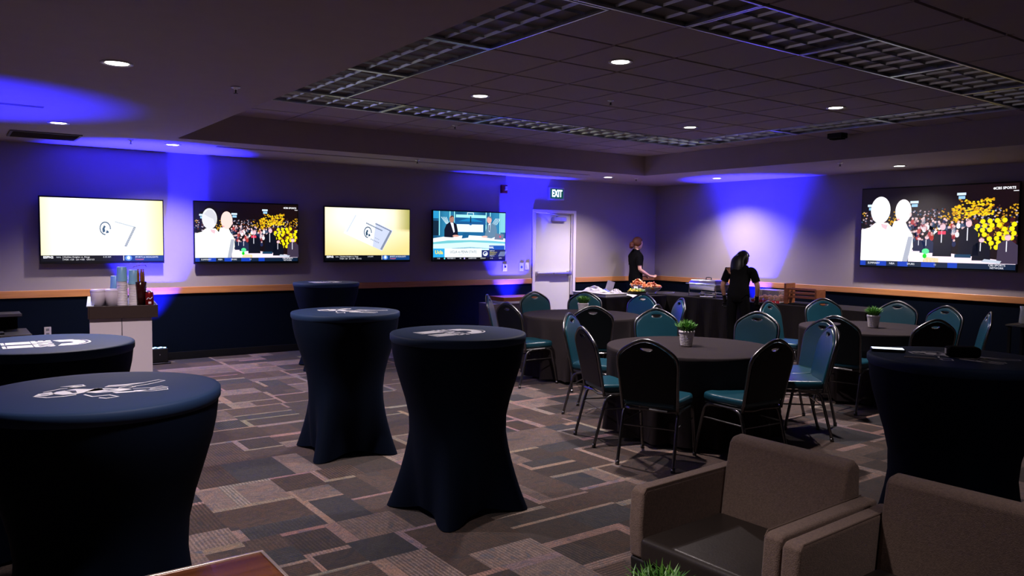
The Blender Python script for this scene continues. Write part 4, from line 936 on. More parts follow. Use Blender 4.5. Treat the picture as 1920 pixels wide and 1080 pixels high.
def soda(x, y, z, label, m_, key, rz=0., brand=None):
    t = thing('soda_can', label, 'can', (x, y, z), rz, 'drink cans on the drinks bar')
    bm = B(); lathe(bm, [(0, .006), (.022, .003), (.026, .0), (.033, .012), (.033, .105), (.028, .116)], 24); obj('can_body', bm, m_, t, smooth=True)
    bm = B(); lathe(bm, [(.028, .116), (.0275, .121), (.026, .121), (.025, .117), (0, .117)], 24); obj('can_top', bm, CANA, t, smooth=True)
    bm = B(); bx(bm, -.010, .012, -.0345, -.0325, .020, .038); obj('barcode_patch', bm, PAPER, t)
    bm = B(); tube(bm, smoothpath([(-.022, -.0335, .055), (-.010, -.0345, .072), (.004, -.035, .060), (.020, -.0335, .078)], 3), .003, 5); obj('ribbon_mark', bm, PAPER, t)
cl = [(.47, .05, 'red soda can at the front right corner of the drinks bar'), (.435, .13, 'red soda can second in the row on the drinks bar'), (.47, .20, 'red soda can third in the row, half hidden on the drinks bar'), (.435, .28, 'red soda can farthest in the row on the drinks bar')]
for i, (u, v, l) in enumerate(cl):
    x, y = on_bar(u - .02, v); soda(x, y, ZB, l, CANR, i, math.radians(-8 + 10 * i))
x, y = on_bar(.385, .22); soda(x, y, ZB, 'silver soda can standing between the cups and the red cans', CANS, 9, .4)
# caddy with bottles
t = thing('bottle_caddy', 'dark caddy with a folded handle holding small amber bottles, beside the cups', 'caddy', (*on_bar(.385, .085), ZB), math.radians(-8))
bm = B(); lathe(bm, [(0, 0), (.038, 0), (.042, .13), (.048, .20), (.040, .205), (.036, .13), (0, .12)], 20); obj('tumbler', bm, mat('dark_glass', (.035, .006, .006), .15), t, smooth=True)
for k in range(5):
    a = k * 2 * PI / 5; bm = B(); cx_, cy_ = .022 * math.cos(a), .022 * math.sin(a)
    lathe(bm, [(0, .14), (.0105, .14), (.0105, .27), (.006, .29), (.006, .31), (0, .312)], 10, (cx_, cy_)); obj('bottle', bm, mat('amber', (.28, .10, .025), .2, noise=.3, nscale=30), t, smooth=True)
bm = B(); tube(bm, smoothpath([(-.06, 0, .325), (-.02, .0, .34), (.03, 0, .345), (.05, 0, .33)], 3), .008, 6, flat=.5); obj('paper_topper', bm, mat('kraft', (.45, .25, .12), .7), t)

# black cart at far left edge
t = thing('bar_cart', 'dark two tier cart with shiny edges at the left edge behind the cocktail table', 'cart', (-11.15, -2.45, 0))
bm = B(); bx(bm, -.45, .45, -.30, .30, .70, .73); obj('shelf', bm, BLACKP, t, bevel=.004); bm = B(); bx(bm, -.45, .40, .05, .33, .86, .89); obj('shelf', bm, BLACKP, t, bevel=.004)
bm = B(); bx(bm, -.45, .45, -.308, -.30, .70, .735); bx(bm, -.45, .40, .042, .05, .868, .892); obj('metal_edge', bm, STEEL, t)
bm = B(); bx(bm, -.35, .25, -.18, -.02, .73, .745); obj('tray', bm, BLACKM, t, bevel=.004)
bm = B(); bx(bm, -.43, .43, -.28, .30, .05, .70); obj('cabinet', bm, BLACKM, t, bevel=.006)
bm = B(); bx(bm, -.43, .38, .28, .32, .73, .86); obj('riser', bm, BLACKM, t)
for sx in (-.38, .38):
    for sy in (-.24, .26): bm = B(); cyl(bm, (sx, sy - .012, .025), (sx, sy + .012, .025), .025, n=12); obj('wheel', bm, BLACKP, t)

# low cabinet left of the door
t = thing('low_cabinet', 'low grey cabinet with a wooden top against the wall left of the door', 'cabinet', (-3.80, -.24 - .22, 0))
bm = B(); bx(bm, -.50, .50, -.20, .20, 0.0, .60); obj('body', bm, mat('cabinet_grey', (.20, .17, .17), .6, noise=.05, nscale=4), t, bevel=.004)
bm = B(); bx(bm, -.30, .52, -.22, .21, .635, .70); obj('wooden_top', bm, wood_mat('cab_oak', (.28, .09, .03), (.42, .15, .05), .4, 'X', .7), t, bevel=.004)
bm = B(); bx(bm, -.31, .525, -.225, .215, .60, .633); obj('top_edge', bm, PAPER, t)

# ------------------------------------------------------------------ buffet
HB = .76
def buffet(x0, x1, y0, y1, l1, l2, seed):
    cx_, cy_ = (x0 + x1) / 2, (y0 + y1) / 2; t = thing('buffet_table', l1, 'table', (cx_, cy_, 0))
    a, b_ = (x1 - x0) / 2, (y1 - y0) / 2
    bm = B(); bx(bm, -a + .01, a - .01, -b_ + .01, b_ - .01, HB - .035, HB - .006); obj('table_top', bm, BLACKP, t)
    for sx in (-1, 1):
        for sy in (-1, 1): bm = B(); cyl(bm, (sx * (a - .1), sy * (b_ - .1), 0), (sx * (a - .1), sy * (b_ - .1), HB - .035), .015, n=8); obj('leg', bm, CHFR, t)
    # draped cloth
    rnd = random.Random(seed); bm = B(); per = []
    def edge(p, q, n): 
        for i in range(n): s = i / n; per.append((p[0] + (q[0] - p[0]) * s, p[1] + (q[1] - p[1]) * s, (q[1] - p[1], -(q[0] - p[0]))))
    nx, ny = int(2 * a / .035), int(2 * b_ / .035); edge((-a, -b_), (a, -b_), nx); edge((a, -b_), (a, b_), ny); edge((a, b_), (-a, b_), nx); edge((-a, b_), (-a, -b_), ny)
    rings = []; ph = rnd.uniform(0, 6)
    for dz, amp in ((0, 0), (-.012, .0), (-.2, .010), (-.45, .022), (-.735, .030)):
        rg = []
        for i, (px, py, nn) in enumerate(per):
            l = math.hypot(*nn) or 1; w_ = (math.sin(i * .75 + ph) + .5 * math.sin(i * .31)) * amp + amp * 1.0 + (.004 if dz else 0); rg.append(bm.verts.new((px + nn[0] / l * w_, py + nn[1] / l * w_, HB + dz)))
        rings.append(rg)
    bm.faces.new(rings[0])
    for A, Bq in zip(rings, rings[1:]):
        for i in range(len(A)): j = (i + 1) % len(A); bm.faces.new((A[i], A[j], Bq[j], Bq[i]))
    o = obj('tablecloth', bm, mat('buffet_cloth', (.013, .011, .012), .85, spec=.05, noise=.2, nscale=3), smooth=False); o.location = (cx_, cy_, .001); tag(o, l2, 'tablecloth', 'black buffet cloths')
buffet(-3.24, -1.93, -2.13, -1.28, 'buffet table parallel to the far wall, holding the white box and bowls', 'black cloth on the buffet table that holds the white box and bowls', 1)
buffet(-1.86, -1.10, -5.45, -1.38, 'long buffet table along the right wall, holding the chafing dish', 'black cloth on the long buffet table that holds the chafing dish', 2)
HZ = HB + .003
# white box with lid open / cloth
t = thing('serving_box', 'low wide white box full of white napkins, left end of the buffet', 'box', (-2.97, -1.69, HZ), 0)
bm = B(); bx(bm, -.22, .22, -.38, .39, 0, .045); obj('body', bm, PAPER, t, bevel=.004)
bm = B(); bx(bm, -.23, .23, -.39, .40, .040, .052); obj('rim', bm, WHITEP, t, bevel=.003)
def crumple(name, loc, sx, sy, h, m_, label, cat, seed, parent=None):
    rnd = random.Random(seed); n = 14; bm = B(); V = []
    for j in range(n + 1):
        row = []
        for i in range(n + 1):
            u, v = i / n - .5, j / n - .5; e = max(0, 1 - (u * u + v * v) * 3.6); row.append(bm.verts.new((u * sx, v * sy, .004 + e * h * rnd.uniform(.2, 1))))
        V.append(row)
    for j in range(n):
        for i in range(n): bm.faces.new((V[j][i], V[j][i + 1], V[j + 1][i + 1], V[j + 1][i]))
    o = obj(name, bm, m_, smooth=True); q = o.modifiers.new('u', 'SUBSURF'); q.levels = 1; q.render_levels = 2; s = o.modifiers.new('s', 'SOLIDIFY'); s.thickness = .002; o.location = loc; tag(o, label, cat); return o
crumple('napkin', (-3.02, -1.62, HZ + .053), .34, .44, .12, PAPER, 'crumpled white napkin standing up at the left of the white box', 'napkin', 3)
crumple('napkin', (-2.85, -1.93, HZ + .053), .18, .20, .08, PAPER, 'small crumpled white napkin on the right of the white box', 'napkin', 5)
crumple('cutlery_packet', (-2.83, -1.66, HZ + .053), .13, .16, .06, mat('blue_packet', (.10, .14, .62), .4), 'blue wrapped packets on the white box below the menu card', 'packet', 7)
# cloth hanging over the front right corner of the box
bm = B(); rws = []
for k, (yy, zz) in enumerate([(.10, .0), (-.05, .004), (-.20, .0), (-.26, -.02), (-.285, -.09), (-.30, -.16)]):
    rws.append([bm.verts.new((-.13 + .26 * i / 10 + .02 * k * (i / 10), yy + .014 * math.sin(i * 1.9 + k), zz + .010 * math.cos(i * 1.7) - (.05 * (i / 10) if k > 3 else 0))) for i in range(11)])
for A, Bq in zip(rws, rws[1:]):
    for i in range(10): bm.faces.new((A[i], A[i + 1], Bq[i + 1], Bq[i]))
o = obj('cloth_napkin', bm, PAPER, smooth=True); s = o.modifiers.new('s', 'SOLIDIFY'); s.thickness = .003; o.location = (-2.60, -1.915, HZ + .008); tag(o, 'white cloth napkin draped over the table edge right of the white box', 'napkin')
t = thing('menu_card', 'white menu card standing tilted behind the white box', 'card', (-2.64, -1.56, HZ), math.radians(-40))
bm = B(); box(bm, (0, 0, .11), (.12, .003, .215), Matrix.Rotation(math.radians(16), 3, 'Y') @ Matrix.Rotation(-.2, 3, 'X')); obj('card', bm, PAPER, t)
bm = B(); bx(bm, -.05, .05, -.03, .03, 0, .02); obj('holder', bm, WHITEP, t, bevel=.003)
def bowl(loc, r, h, m_, label, foot=True):
    t = thing('serving_bowl', label, 'bowl', loc, 0, None)
    bm = B(); lathe(bm, [(0, 0), (r * .5, 0), (r * .5, .015), (r * .42, .03), (r * .75, .03 + h * .35), (r * .95, .03 + h * .8), (r, .03 + h), (r * 1.04, .03 + h + .004), (r * .96, .03 + h + .004), (r * .7, .03 + h * .45), (0, .045)], 36); obj('bowl_body', bm, m_, t, smooth=True)
    return t
BOWLW = mat('bowl_white', (.66, .62, .68), .35, noise=.02, nscale=4)
bowl((-1.936, -1.80, HZ), .165, .085, BOWLW, 'wide white footed bowl heaped with orange chips, in front')
bowl((-1.90, -1.46, HZ), .135, .10, BOWLW, 'pale bowl of wings just behind and left of the footed bowl')
FRY = [mat('fried_orange', (.62, .17, .035), .55, noise=.4, nscale=30, bump=.5, bscale=80), mat('fried_pale', (.72, .40, .16), .55, noise=.4, nscale=30, bump=.5, bscale=80), mat('fried_dark', (.40, .085, .02), .5, noise=.4, nscale=30, bump=.5, bscale=80)]
rnd = random.Random(8)
chipm = []
for k in range(3):
    bm = B(); blob(bm, (0, 0, 0), .036, (1.2, .8, .35), 2, .22); me = bpy.data.meshes.new('snack'); bmesh.ops.recalc_face_normals(bm, faces=bm.faces[:]); bm.to_mesh(me); bm.free(); me.materials.append(FRY[k]); chipm.append(me)
def heap(cx_, cy_, z0, r, h, n, g, lab):
    for i in range(n):
        q = rnd.random() ** .6; a = rnd.uniform(0, 2 * PI); zz = z0 + (1 - q * q) * h * rnd.uniform(.35, 1)
        o = bpy.data.objects.new('fried_snack', rnd.choice(chipm)); o.location = (cx_ + r * q * math.cos(a), cy_ + r * q * math.sin(a), zz); o.rotation_euler = (rnd.uniform(-1, 1), rnd.uniform(-1, 1), rnd.uniform(0, 6)); COL.objects.link(o); tag(o, lab, 'snack', g)
heap(-1.936, -1.80, HZ + .105, .145, .075, 70, 'fried snacks heaped in the footed white bowl', 'golden orange fried snack among the heap in the footed white bowl')
heap(-1.90, -1.46, HZ + .12, .115, .095, 40, 'fried snacks heaped in the pale rear bowl', 'dark orange fried snack among the heap in the rear bowl')
t = thing('vegetable_platter', 'dark round platter of cut vegetables left of the footed bowl', 'platter', (-2.36, -1.90, HZ))
bm = B(); lathe(bm, [(0, .02), (.08, .0), (.10, .012), (.155, .062), (.16, .066), (.14, .05), (.10, .035), (0, .03)], 32); obj('dish', bm, mat('dark_dish', (.03, .022, .015), .3), t, smooth=True)
vm = []
for nm, c in (('veg_yellow', (.72, .55, .02)), ('veg_green', (.20, .42, .08)), ('veg_pale', (.50, .60, .30))):
    bm = B(); blob(bm, (0, 0, 0), .021, (1.8, .6, .6), 1, .1); me = bpy.data.meshes.new('vegetable_piece'); bmesh.ops.recalc_face_normals(bm, faces=bm.faces[:]); bm.to_mesh(me); bm.free(); me.materials.append(mat(nm, c, .5, noise=.2, nscale=20)); vm.append(me)
for i in range(70):
    a = rnd.uniform(0, 2 * PI); q = rnd.random() ** .5 * .13; x_, y_ = q * math.cos(a), q * math.sin(a); k = 0 if x_ < -.02 else (1 if x_ < .05 else 2)
    o = bpy.data.objects.new('vegetable_piece', vm[k]); o.location = (-2.36 + x_, -1.90 + y_, HZ + .055 + rnd.random() * .04); o.rotation_euler = (rnd.uniform(-.6, .6), rnd.uniform(-.6, .6), rnd.uniform(0, 6)); COL.objects.link(o)
    tag(o, ('yellow', 'green', 'pale green')[k] + ' vegetable piece among those on the dark platter', 'vegetable', ('yellow', 'green', 'pale green')[k] + ' vegetable pieces on the platter')
t = thing('dip_cup', 'small white dip cup behind the vegetables', 'cup', (-2.17, -1.68, HZ)); bm = B(); lathe(bm, [(0, 0), (.025, 0), (.032, .12), (.029, .12), (.023, .01), (0, .008)], 16); obj('cup_body', bm, PAPER, t, smooth=True)
t = thing('serving_tongs', 'metal serving tongs lying right of the footed bowl', 'tongs', (-1.70, -1.95, HZ), math.radians(-20))
bm = B(); 
for s in (-1, 1): tube(bm, smoothpath([(-.10, 0, .012), (-.04, s * .012, .014), (.06, s * .030, .016), (.10, s * .022, .03)], 3), .005, 6)
obj('arms', bm, STEEL, t)
# chafing dish
t = thing('chafing_dish', 'silver chafing dish with a domed lid on the long buffet', 'chafing dish', (-1.50, -2.62, HZ), math.radians(-90))
for sy in (-.15, .15):
    bm = B(); tube(bm, [(-.27, sy, 0), (-.262, sy, .19), (.262, sy, .19), (.27, sy, 0)], .007, 6); cyl(bm, (-.27, sy, .05), (.27, sy, .05), .005, n=6); obj('stand_rail', bm, STEEL, t)
bm = B(); prism(bm, [(-.27, .19), (-.25, .10), (.25, .10), (.27, .19)], -.16, .16, lambda u, v, d: (u, d, v)); obj('water_pan', bm, STEEL, t, bevel=.012)
bm = B(); bx(bm, -.31, .31, -.19, .19, .19, .203); obj('food_pan', bm, CHROME, t, bevel=.004)
bm = B(); box(bm, (0, 0, .235), (.56, .33, .065)); 
for v in bm.verts:
    if v.co.z > .24: v.co.x *= .86; v.co.y *= .8
obj('lid', bm, CHROME, t, bevel=.014, segs=3)
bm = B(); tube(bm, smoothpath([(-.05, 0, .267), (-.045, 0, .295), (.045, 0, .295), (.05, 0, .267)], 3), .008, 8); obj('lid_handle', bm, BLACKP, t)
for sx in (-.12, .12): bm = B(); cyl(bm, (sx, 0, .0), (sx, 0, .06), .035, n=14); obj('fuel_can', bm, STEEL, t, smooth=False)
t = thing('paper_plate', 'white paper plate with a bent spoon in front of the chafing dish', 'plate', (-1.73, -2.78, HZ), .3); bm = B(); lathe(bm, [(0, .002), (.07, .002), (.10, .014), (.104, .014), (.072, 0), (0, 0)], 24); obj('plate', bm, PAPER, t, smooth=True)
bm = B(); tube(bm, smoothpath([(-.06, .01, .012), (0, 0, .014), (.07, -.01, .018), (.13, -.02, .012)], 3), .005, 6); blob(bm, (-.075, .01, .014), .018, (1.3, .8, .4), 1); obj('spoon', bm, STEEL, t)
# small food tubs left of woman, bread box etc.
t = thing('food_carton', 'small white and yellow food carton left of the bending woman', 'carton', (-1.60, -3.30, HZ), .1); bm = B(); box(bm, (0, 0, .06), (.11, .11, .12), None, .8); obj('body', bm, PAPER, t, bevel=.003); bm = B(); bx(bm, -.046, .046, -.052, -.0495, .04, .085); bx(bm, -.052, -.0495, -.046, .046, .04, .085); obj('label_band', bm, mat('band_yellow', (.7, .5, .1), .5), t)
t = thing('place_card', 'small white folded card at the front edge of the long buffet', 'card', (-1.80, -3.30, HZ), math.radians(-80)); bm = B(); prism(bm, [(-.03, 0), (0, .06), (.03, 0), (.028, 0), (0, .056), (-.028, 0)], -.045, .045, lambda u, v, d: (d, u, v)); obj('card', bm, PAPER, t)
t = thing('bread_tray', 'clear tray of buns on red paper right of the bending woman', 'tray', (-1.55, -3.86, HZ + .0), 0)
bm = B(); bx(bm, -.18, .18, -.24, .24, .0, .018); obj('tray_base', bm, PAPER, t, bevel=.004)
bm = B(); rr_ = random.Random(4)
for i in range(7):
    for k in range(2): 
        box(bm, (-.186 - .008 * k, -.21 + .07 * i, .0 + .0), (.004, .05, .05), Matrix.Rotation(rr_.uniform(-.3, .3), 3, 'X'))
for v in bm.verts: v.co.z = max(.0, v.co.z + .01)
obj('red_paper', bm, mat('red_paper', (.55, .03, .04), .6), t)
CLEARP = mat('clear_lid', (.9, .85, .9), .08, trans=.9, spec=.6)
bm = B(); box(bm, (0, 0, .10), (.34, .46, .16)); 
for v in bm.verts:
    if v.co.z > .1: v.co.x *= .8; v.co.y *= .86
obj('clear_lid', bm, CLEARP, t, bevel=.02, segs=3)
bunm = mat('bun', (.50, .24, .10), .5, noise=.3, nscale=10)
me = None
for i in range(8):
    if me is None:
        bm = B(); blob(bm, (0, 0, 0), .045, (1, 1, .7), 2); bmesh.ops.recalc_face_normals(bm, faces=bm.faces[:]); me = bpy.data.meshes.new('bun'); bm.to_mesh(me); bm.free(); me.materials.append(bunm); me.polygons.foreach_set('use_smooth', [True] * len(me.polygons))
    o = bpy.data.objects.new('bun', me); o.location = (-1.55 + (-.07 if i % 2 else .07), -4.00 + .09 * (i // 2), HZ + .052 + (.0)); COL.objects.link(o); tag(o, 'golden bun under the clear lid on the long buffet', 'bun', 'buns in the bread tray')
# wooden rack
RACKW = wood_mat('rack_wood', (.15, .045, .018), (.24, .08, .032), .4, 'Y', .7)
t = thing('wooden_rack', 'slatted wooden rack on the long buffet right of the bending woman', 'rack', (-1.58, -4.36, HZ), math.radians(3))
bm = B(); bx(bm, -.10, .14, .20, .23, 0, .29); obj('end_post', bm, RACKW, t, bevel=.003)
bm = B(); bx(bm, -.10, -.06, .165, .20, 0, .22); obj('post', bm, RACKW, t, bevel=.003); bm = B(); bx(bm, -.10, .14, -.265, -.24, 0, .225); obj('end_post', bm, RACKW, t, bevel=.003)
for k in range(3):
    bm = B(); bx(bm, -.095, -.065, -.24, .20, .20 - k * .055, .225 - k * .055); obj('slat', bm, RACKW, t, bevel=.002)
    bm = B(); bx(bm, .06, .09, -.24, .20, .20 - k * .055, .225 - k * .055); obj('slat', bm, RACKW, t, bevel=.002)
bm = B(); bx(bm, -.09, .13, -.24, .165, .0, .014); obj('base_board', bm, BLACKM, t)
t = thing('glass_pitcher', 'glass pitcher catching light at the right edge of the picture', 'pitcher', (-1.45, -7.12, .74)); bm = B(); lathe(bm, [(0, 0), (.06, 0), (.065, .02), (.055, .16), (.06, .2), (.057, .2), (.05, .16), (.058, .02), (0, .012)], 20); obj('body', bm, mat('pitcher_glass', (.8, .85, .9), .05, trans=.7, spec=.8), t, smooth=True)
bm = B(); tube(bm, smoothpath([(0, -.056, .17), (0, -.10, .15), (0, -.10, .08), (0, -.062, .05)], 3), .006, 6); obj('handle', bm, MATS['pitcher_glass'], t)
t = thing('serving_stand', 'black serving stand under the glass pitcher at the right edge', 'table', (-1.45, -7.2, 0)); bm = B(); bx(bm, -.2, .2, -.2, .2, .715, .738); obj('table_top', bm, BLACKP, t, bevel=.003); bm = B(); bx(bm, -.205, .205, -.205, .205, .722, .730); obj('metal_edge', bm, STEEL, t)
for sx in (-1, 1):
    for sy in (-1, 1): bm = B(); box(bm, (sx * .17, sy * .17, .357), (.03, .03, .715)); obj('leg', bm, BLACKM, t)

# ------------------------------------------------------------------ people
SKIN = mat('skin', (.55, .30, .23), .5, noise=.06, nscale=15); SKIN2 = mat('skin_tan', (.38, .19, .13), .5, noise=.06, nscale=15)
SHIRT = mat('black_shirt', (.003, .003, .0035), .9, spec=.05, noise=.2, nscale=5); HAIRR = mat('auburn_hair', (.085, .024, .008), .6, spec=.3, noise=.5, nscale=50, bump=.6, bscale=90); HAIRK = mat('black_hair', (.004, .0035, .0035), .45, spec=.3, noise=.3, nscale=50, bump=.6, bscale=90)
def skin(name, J, E, m_, parent, sub=2):
    """J {key:(xyz, r)}; E list of (a,b); the first key is the root"""
    ks = list(J); me = bpy.data.meshes.new(name); me.from_pydata([J[k][0] for k in ks], [(ks.index(a), ks.index(b)) for a, b in E], [])
    o = bpy.data.objects.new(name, me); COL.objects.link(o); o.modifiers.new('skin', 'SKIN')
    for i, k in enumerate(ks):
        r = J[k][1]; me.skin_vertices[0].data[i].radius = r if isinstance(r, tuple) else (r, r)
    me.skin_vertices[0].data[0].use_root = True
    s = o.modifiers.new('sub', 'SUBSURF'); s.levels = sub; s.render_levels = sub
    bpy.context.view_layer.update()
    m2 = bpy.data.meshes.new_from_object(o.evaluated_get(bpy.context.evaluated_depsgraph_get())); bpy.data.objects.remove(o)
    m2.materials.clear(); m2.materials.append(m_); m2.polygons.foreach_set('use_smooth', [True] * len(m2.polygons))
    r = bpy.data.objects.new(name, m2); COL.objects.link(r); r.parent = parent; return r
def add_hand(J, E, wrist, wkey, d, side, s=1.):
    """d = direction of the hand, side = thumb side (unit vectors); slightly curled fingers"""
    d = Vector(d).normalized(); sv = Vector(side); sv = (sv - d * sv.dot(d)).normalized(); nn = d.cross(sv); w_ = Vector(wrist); p = wkey
    pm = w_ + d * .045 * s; J[p + 'palm'] = (tuple(pm), .024 * s); E.append((wkey, p + 'palm')); kn = w_ + d * .08 * s; J[p + 'kn'] = (tuple(kn), .022 * s); E.append((p + 'palm', p + 'kn'))
    for i, (o_, L) in enumerate(((.028, .062), (.010, .072), (-.009, .067), (-.027, .052))):
        a = kn + sv * o_ * s + d * .008 * s; b = a + (d * .9 + nn * .35).normalized() * L * .5 * s; c = b + (d * .6 + nn * .8).normalized() * L * .5 * s
        for q, pt, r in (('a', a, .0095), ('b', b, .0088), ('c', c, .0075)): J['%sf%d%s' % (p, i, q)] = (tuple(pt), r * s)
        E += [(p + 'kn', '%sf%da' % (p, i)), ('%sf%da' % (p, i), '%sf%db' % (p, i)), ('%sf%db' % (p, i), '%sf%dc' % (p, i))]
    a = pm + sv * .026 * s; b = a + (sv * .6 + d * .7).normalized() * .034 * s; c = b + (d + nn * .3).normalized() * .028 * s
    for q, pt, r in (('a', a, .012), ('b', b, .010), ('c', c, .008)): J['%st%s' % (p, q)] = (tuple(pt), r * s)
    E += [(p + 'palm', p + 'ta'), (p + 'ta', p + 'tb'), (p + 'tb', p + 'tc')]
def head_bm(bm, c, fwd, s=1.):
    """head with nose, eyes sockets, ears; fwd = facing unit vector"""
    f = Vector(fwd).normalized(); l = Vector((0, 0, 1)).cross(f).normalized(); u = f.cross(l); M = Matrix((f, l, u)).transposed().to_4x4(); M.translation = c
    r = bmesh.ops.create_icosphere(bm, subdivisions=3, radius=1)
    for v in r['verts']:
        x, y, z = v.co; k = 1 - .22 * max(0, -z) ** 1.5; x2 = x * .098 * (1 if x < 0 else .95); y2 = y * .076 * k; z2 = z * .115
        if x > .5 and abs(y) < .35 and -.35 < z < .12: x2 += .016 * (1 - abs(y) / .35) * (1 if z < 0 else .5)
        if x > .4 and z < -.6: x2 += .010
        if x > .6 and .0 < z < .25 and .2 < abs(y) < .6: x2 -= .006
        v.co = M @ (Vector((x2, y2, z2)) * s)
    for sd in (-1, 1): blob(bm, M @ (Vector((-.005, sd * .076, -.01)) * s), .020 * s, (.7, .3, 1.2), 1)
    for sd in (-1, 1): blob(bm, M @ (Vector((.086, sd * .028, .012)) * s), .009 * s, (1, 1, 1), 1)
    blob(bm, M @ (Vector((.088, 0, -.058)) * s), .014 * s, (.5, 1.5, .4), 1)
    return M
def merge_head(o, c, fwd, s=1.):
    bm = B(); bm.from_mesh(o.data); M = head_bm(bm, Vector(c), fwd, s); bmesh.ops.recalc_face_normals(bm, faces=bm.faces[:]); bm.to_mesh(o.data); bm.free(); o.data.polygons.foreach_set('use_smooth', [True] * len(o.data.polygons)); return M
def person(loc, rz, label, J0, armR, armL, headc, headf, skinm, hairf, gloves):
    # local +x = facing; J0 torso keys
    t = thing('person', label, 'person', loc, rz); J = dict(J0); E = [('pelvis', 'waist'), ('waist', 'chest'), ('chest', 'upchest'), ('upchest', 'neck'), ('neck', 'headb')]
    for s, nm, arm in ((-1, 'R', armR), (1, 'L', armL)):
        J['sh' + nm] = (arm[0], .050); J['el' + nm] = (arm[1], .038); J['wr' + nm] = (arm[2], .024); J['ua' + nm] = (tuple((Vector(arm[0]) * .5 + Vector(arm[1]) * .5)), .042); J['fa' + nm] = (tuple(Vector(arm[1]) * .65 + Vector(arm[2]) * .35), .036)
        E += [('upchest', 'sh' + nm), ('sh' + nm, 'ua' + nm), ('ua' + nm, 'el' + nm), ('el' + nm, 'fa' + nm), ('fa' + nm, 'wr' + nm)]; add_hand(J, E, arm[2], 'wr' + nm, arm[3], arm[4])
        px = J['pelvis'][0][0]
        J['hip' + nm] = ((px + .0, s * .085, .86), .085); J['kn' + nm] = ((px * .5 + .02, s * .095, .47), .056); J['an' + nm] = ((0 - .02, s * .10, .09), .038); J['ft' + nm] = ((.10, s * .11, .035), .034)
        E += [('pelvis', 'hip' + nm), ('hip' + nm, 'kn' + nm), ('kn' + nm, 'an' + nm), ('an' + nm, 'ft' + nm)]
    body = skin('body', J, E, skinm, t)
    # clothes: the body surface of the covered regions, moved outwards by the cloth's looseness
    rad = lambda k: (max(J[k][1]) if isinstance(J[k][1], tuple) else J[k][1])
    def region(p):
        if gloves and abs(p.y) > .185 and p.z < .86: return 'G'
        best = None
        for a, b_ in E:
            A, Bq = Vector(J[a][0]), Vector(J[b_][0]); d = Bq - A; tt = max(0, min(1, (p - A).dot(d) / d.length_squared)); q = (p - (A + d * tt)).length - (rad(a) * (1 - tt) + rad(b_) * tt)
            if best is None or q < best[0]: best = (q, a, b_, tt)
        _, a, b_, tt = best
        if (a, b_) in (('waist', 'chest'), ('chest', 'upchest')) or a == 'upchest' and b_[:2] == 'sh' or a[:2] == 'sh': return 'S'
        if a[:2] == 'ua': return 'S' if tt < .45 else ''
        if (a, b_) in (('upchest', 'neck'), ('neck', 'headb')): return 'S' if (b_ == 'neck' and tt < .78) or (abs(p.y) > .07 and p.z < J['neck'][0][2]) else ''
        if (a, b_) == ('pelvis', 'waist'): return 'ST'
        if a == 'pelvis': return 'ST' if p.z > .80 * J['pelvis'][0][2] else 'T'
        if a[:3] == 'hip' or a[:2] == 'kn' and b_[:2] == 'an': return 'T'
        if a[:2] == 'wr' or a[2:4] in ('Rp', 'Lp') or a[:2] == 'fa' and tt > .55: return 'G'
        return ''
    reg = [region(v.co) for v in body.data.vertices]
    for nm_, key, off in (('trousers', 'T', .008), ('shirt', 'S', .016)) + ((('glove', 'GR', .003), ('glove', 'GL', .003)) if gloves else ()):
        bm = B(); bm.from_mesh(body.data); bm.verts.ensure_lookup_table(); bm.normal_update()
        kill = [f for f in bm.faces if not all(key[0] in reg[v.index] and (len(key) == 1 or (v.co.y < 0) == (key[1] == 'R')) for v in f.verts)]
        nrm = {v: v.normal.copy() for v in bm.verts}
        for v in bm.verts: v.co += nrm[v] * off
        bmesh.ops.delete(bm, geom=kill, context='FACES')
        me = bpy.data.meshes.new(nm_); bm.to_mesh(me); bm.free(); me.materials.clear(); o = obj(nm_, me, BLACKP if key[0] == 'G' else SHIRT, t, smooth=True)
    M = merge_head(body, headc, headf)
    for s, nm in ((-1, 'R'), (1, 'L')):
        bm = B(); fx, fy, _ = J['ft' + nm][0]; blob(bm, (fx - .03, fy, .045), .05, (2.5, 1, .9), 2)
        for v in bm.verts: v.co.z = max(v.co.z, .002)
        obj('shoe', bm, BLACKP, t, smooth=True)
    hairf(t, M)
    return t
def hair_bun(t, M):
    bm = B(); r = bmesh.ops.create_icosphere(bm, subdivisions=3, radius=1)
    for v in r['verts']:
        x, y, z = v.co; cut = x > .35 and z < .45; q = Vector((x * .108, y * .087, z * .122 + .006))
        if cut: q.x *= .55; q.z *= .9
        if z < -.45: q *= .86
        v.co = M @ (q + Vector((-.010, 0, .004)))
    h = obj('hair', bm, HAIRR, t, smooth=True)
    bm = B()
    for k in range(5): a = k * 1.26; blob(bm, M @ Vector((-.135 + .012 * math.cos(a), .03 * math.cos(a), -.045 + .028 * math.sin(a))), .040, (1, 1, 1), 2, .05)
    obj('hair_bun', bm, HAIRR, h, smooth=True)
    bm = B(); blob(bm, M @ Vector((-.004, -.086, -.035)), .006, sub=1); obj('earring', bm, CHROME, h)
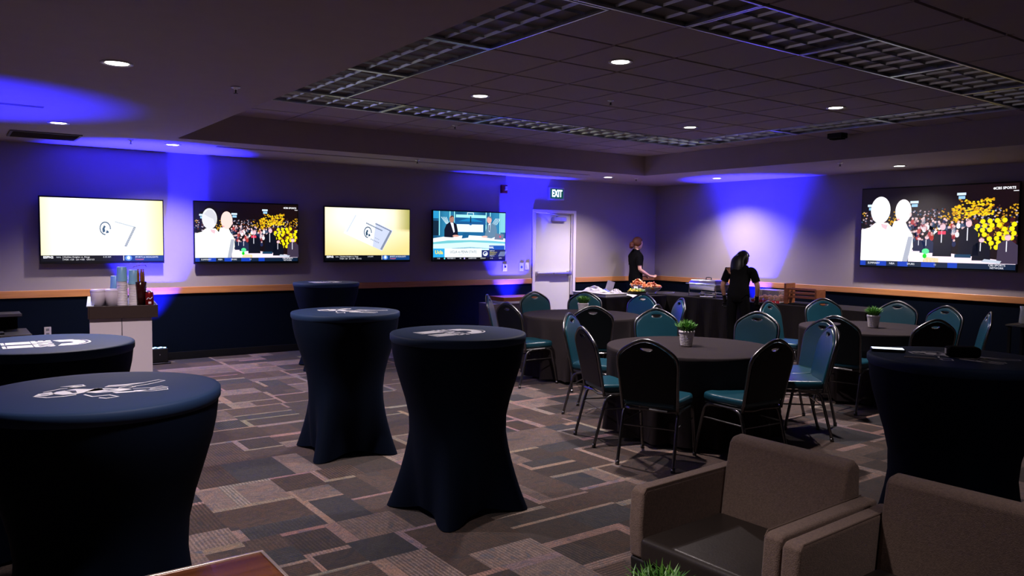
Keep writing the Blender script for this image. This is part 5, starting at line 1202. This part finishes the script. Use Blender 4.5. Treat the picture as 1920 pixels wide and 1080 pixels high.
def hair_long(t, M):
    bm = B(); r = bmesh.ops.create_icosphere(bm, subdivisions=3, radius=1)
    for v in r['verts']:
        x, y, z = v.co; q = Vector((x * .110, y * .090, z * .124 + .008))
        if x > .3 and z < .4: q.x *= .5
        v.co = M @ (q + Vector((-.008, 0, .004)))
    h = obj('hair', bm, HAIRK, t, smooth=True)
    # hanging length down the back
    P = [M @ Vector(p) for p in ((-.03, 0, .06), (-.075, 0, .0), (-.095, .0, -.06))]; e = P[-1]; P += [e + Vector((-.03, .0, -.07)), e + Vector((-.045, .005, -.14)), e + Vector((-.05, .005, -.20))]
    bm = B(); pts = smoothpath(P, 4); n = len(pts); tube(bm, pts, [.085 + .02 * math.sin(PI * i / n) if i < n - 3 else .075 for i in range(n)], 14, flat=.55)
    for v in bm.verts: pass
    obj('hair_length', bm, HAIRK, h, smooth=True)
    bm = B(); tube(bm, [M @ Vector((-.03 + .0 * a, .088 * math.cos(a), .03 + .10 * math.sin(a))) for a in [PI * i / 12 for i in range(13)]], .005, 6); obj('headband', bm, mat('band_grey', (.35, .35, .37), .3, metal=.6), h)
# woman 1: upright by the far corner, right forearm held forward
person((-.93, -.42, 0), math.radians(-20), 'woman in a black T-shirt with auburn bun standing behind the bowls of food',
       {'pelvis': ((0, 0, .95), (.14, .12)), 'waist': ((.005, 0, 1.08), (.125, .10)), 'chest': ((.0, 0, 1.24), (.145, .125)), 'upchest': ((-.01, 0, 1.36), (.12, .105)), 'neck': ((.0, 0, 1.45), .046), 'headb': ((.015, 0, 1.53), .05)},
       ((-.01, -.155, 1.37), (-.01, -.20, 1.10), (.20, -.17, .985), (1, .15, -.15), (0, 1, .3)), ((-.01, .155, 1.37), (.0, .205, 1.10), (.17, .13, .98), (1, -.2, -.1), (0, -1, .3)),
       (.03, 0, 1.575), (.97, .22, -.12), SKIN, hair_bun, False)
# woman 2: bending over the long buffet, back to the camera
person((-2.20, -3.76, 0), math.radians(28), 'woman with long black hair and black gloves bending over the buffet, back to camera',
       {'pelvis': ((-.06, 0, .90), (.145, .12)), 'waist': ((-.03, 0, 1.00), (.12, .095)), 'chest': ((.035, 0, 1.12), (.145, .105)), 'upchest': ((.085, 0, 1.205), (.13, .09)), 'neck': ((.13, 0, 1.275), .046), 'headb': ((.165, 0, 1.33), .05)},
       ((.075, -.170, 1.215), (.05, -.245, 1.00), (.13, -.225, .82), (.5, 0, -1), (0, 1, 0)), ((.075, .170, 1.215), (.05, .245, 1.00), (.13, .225, .82), (.5, 0, -1), (0, -1, 0)),
       (.185, -.005, 1.375), (.80, -.45, -.38), SKIN2, hair_long, True)
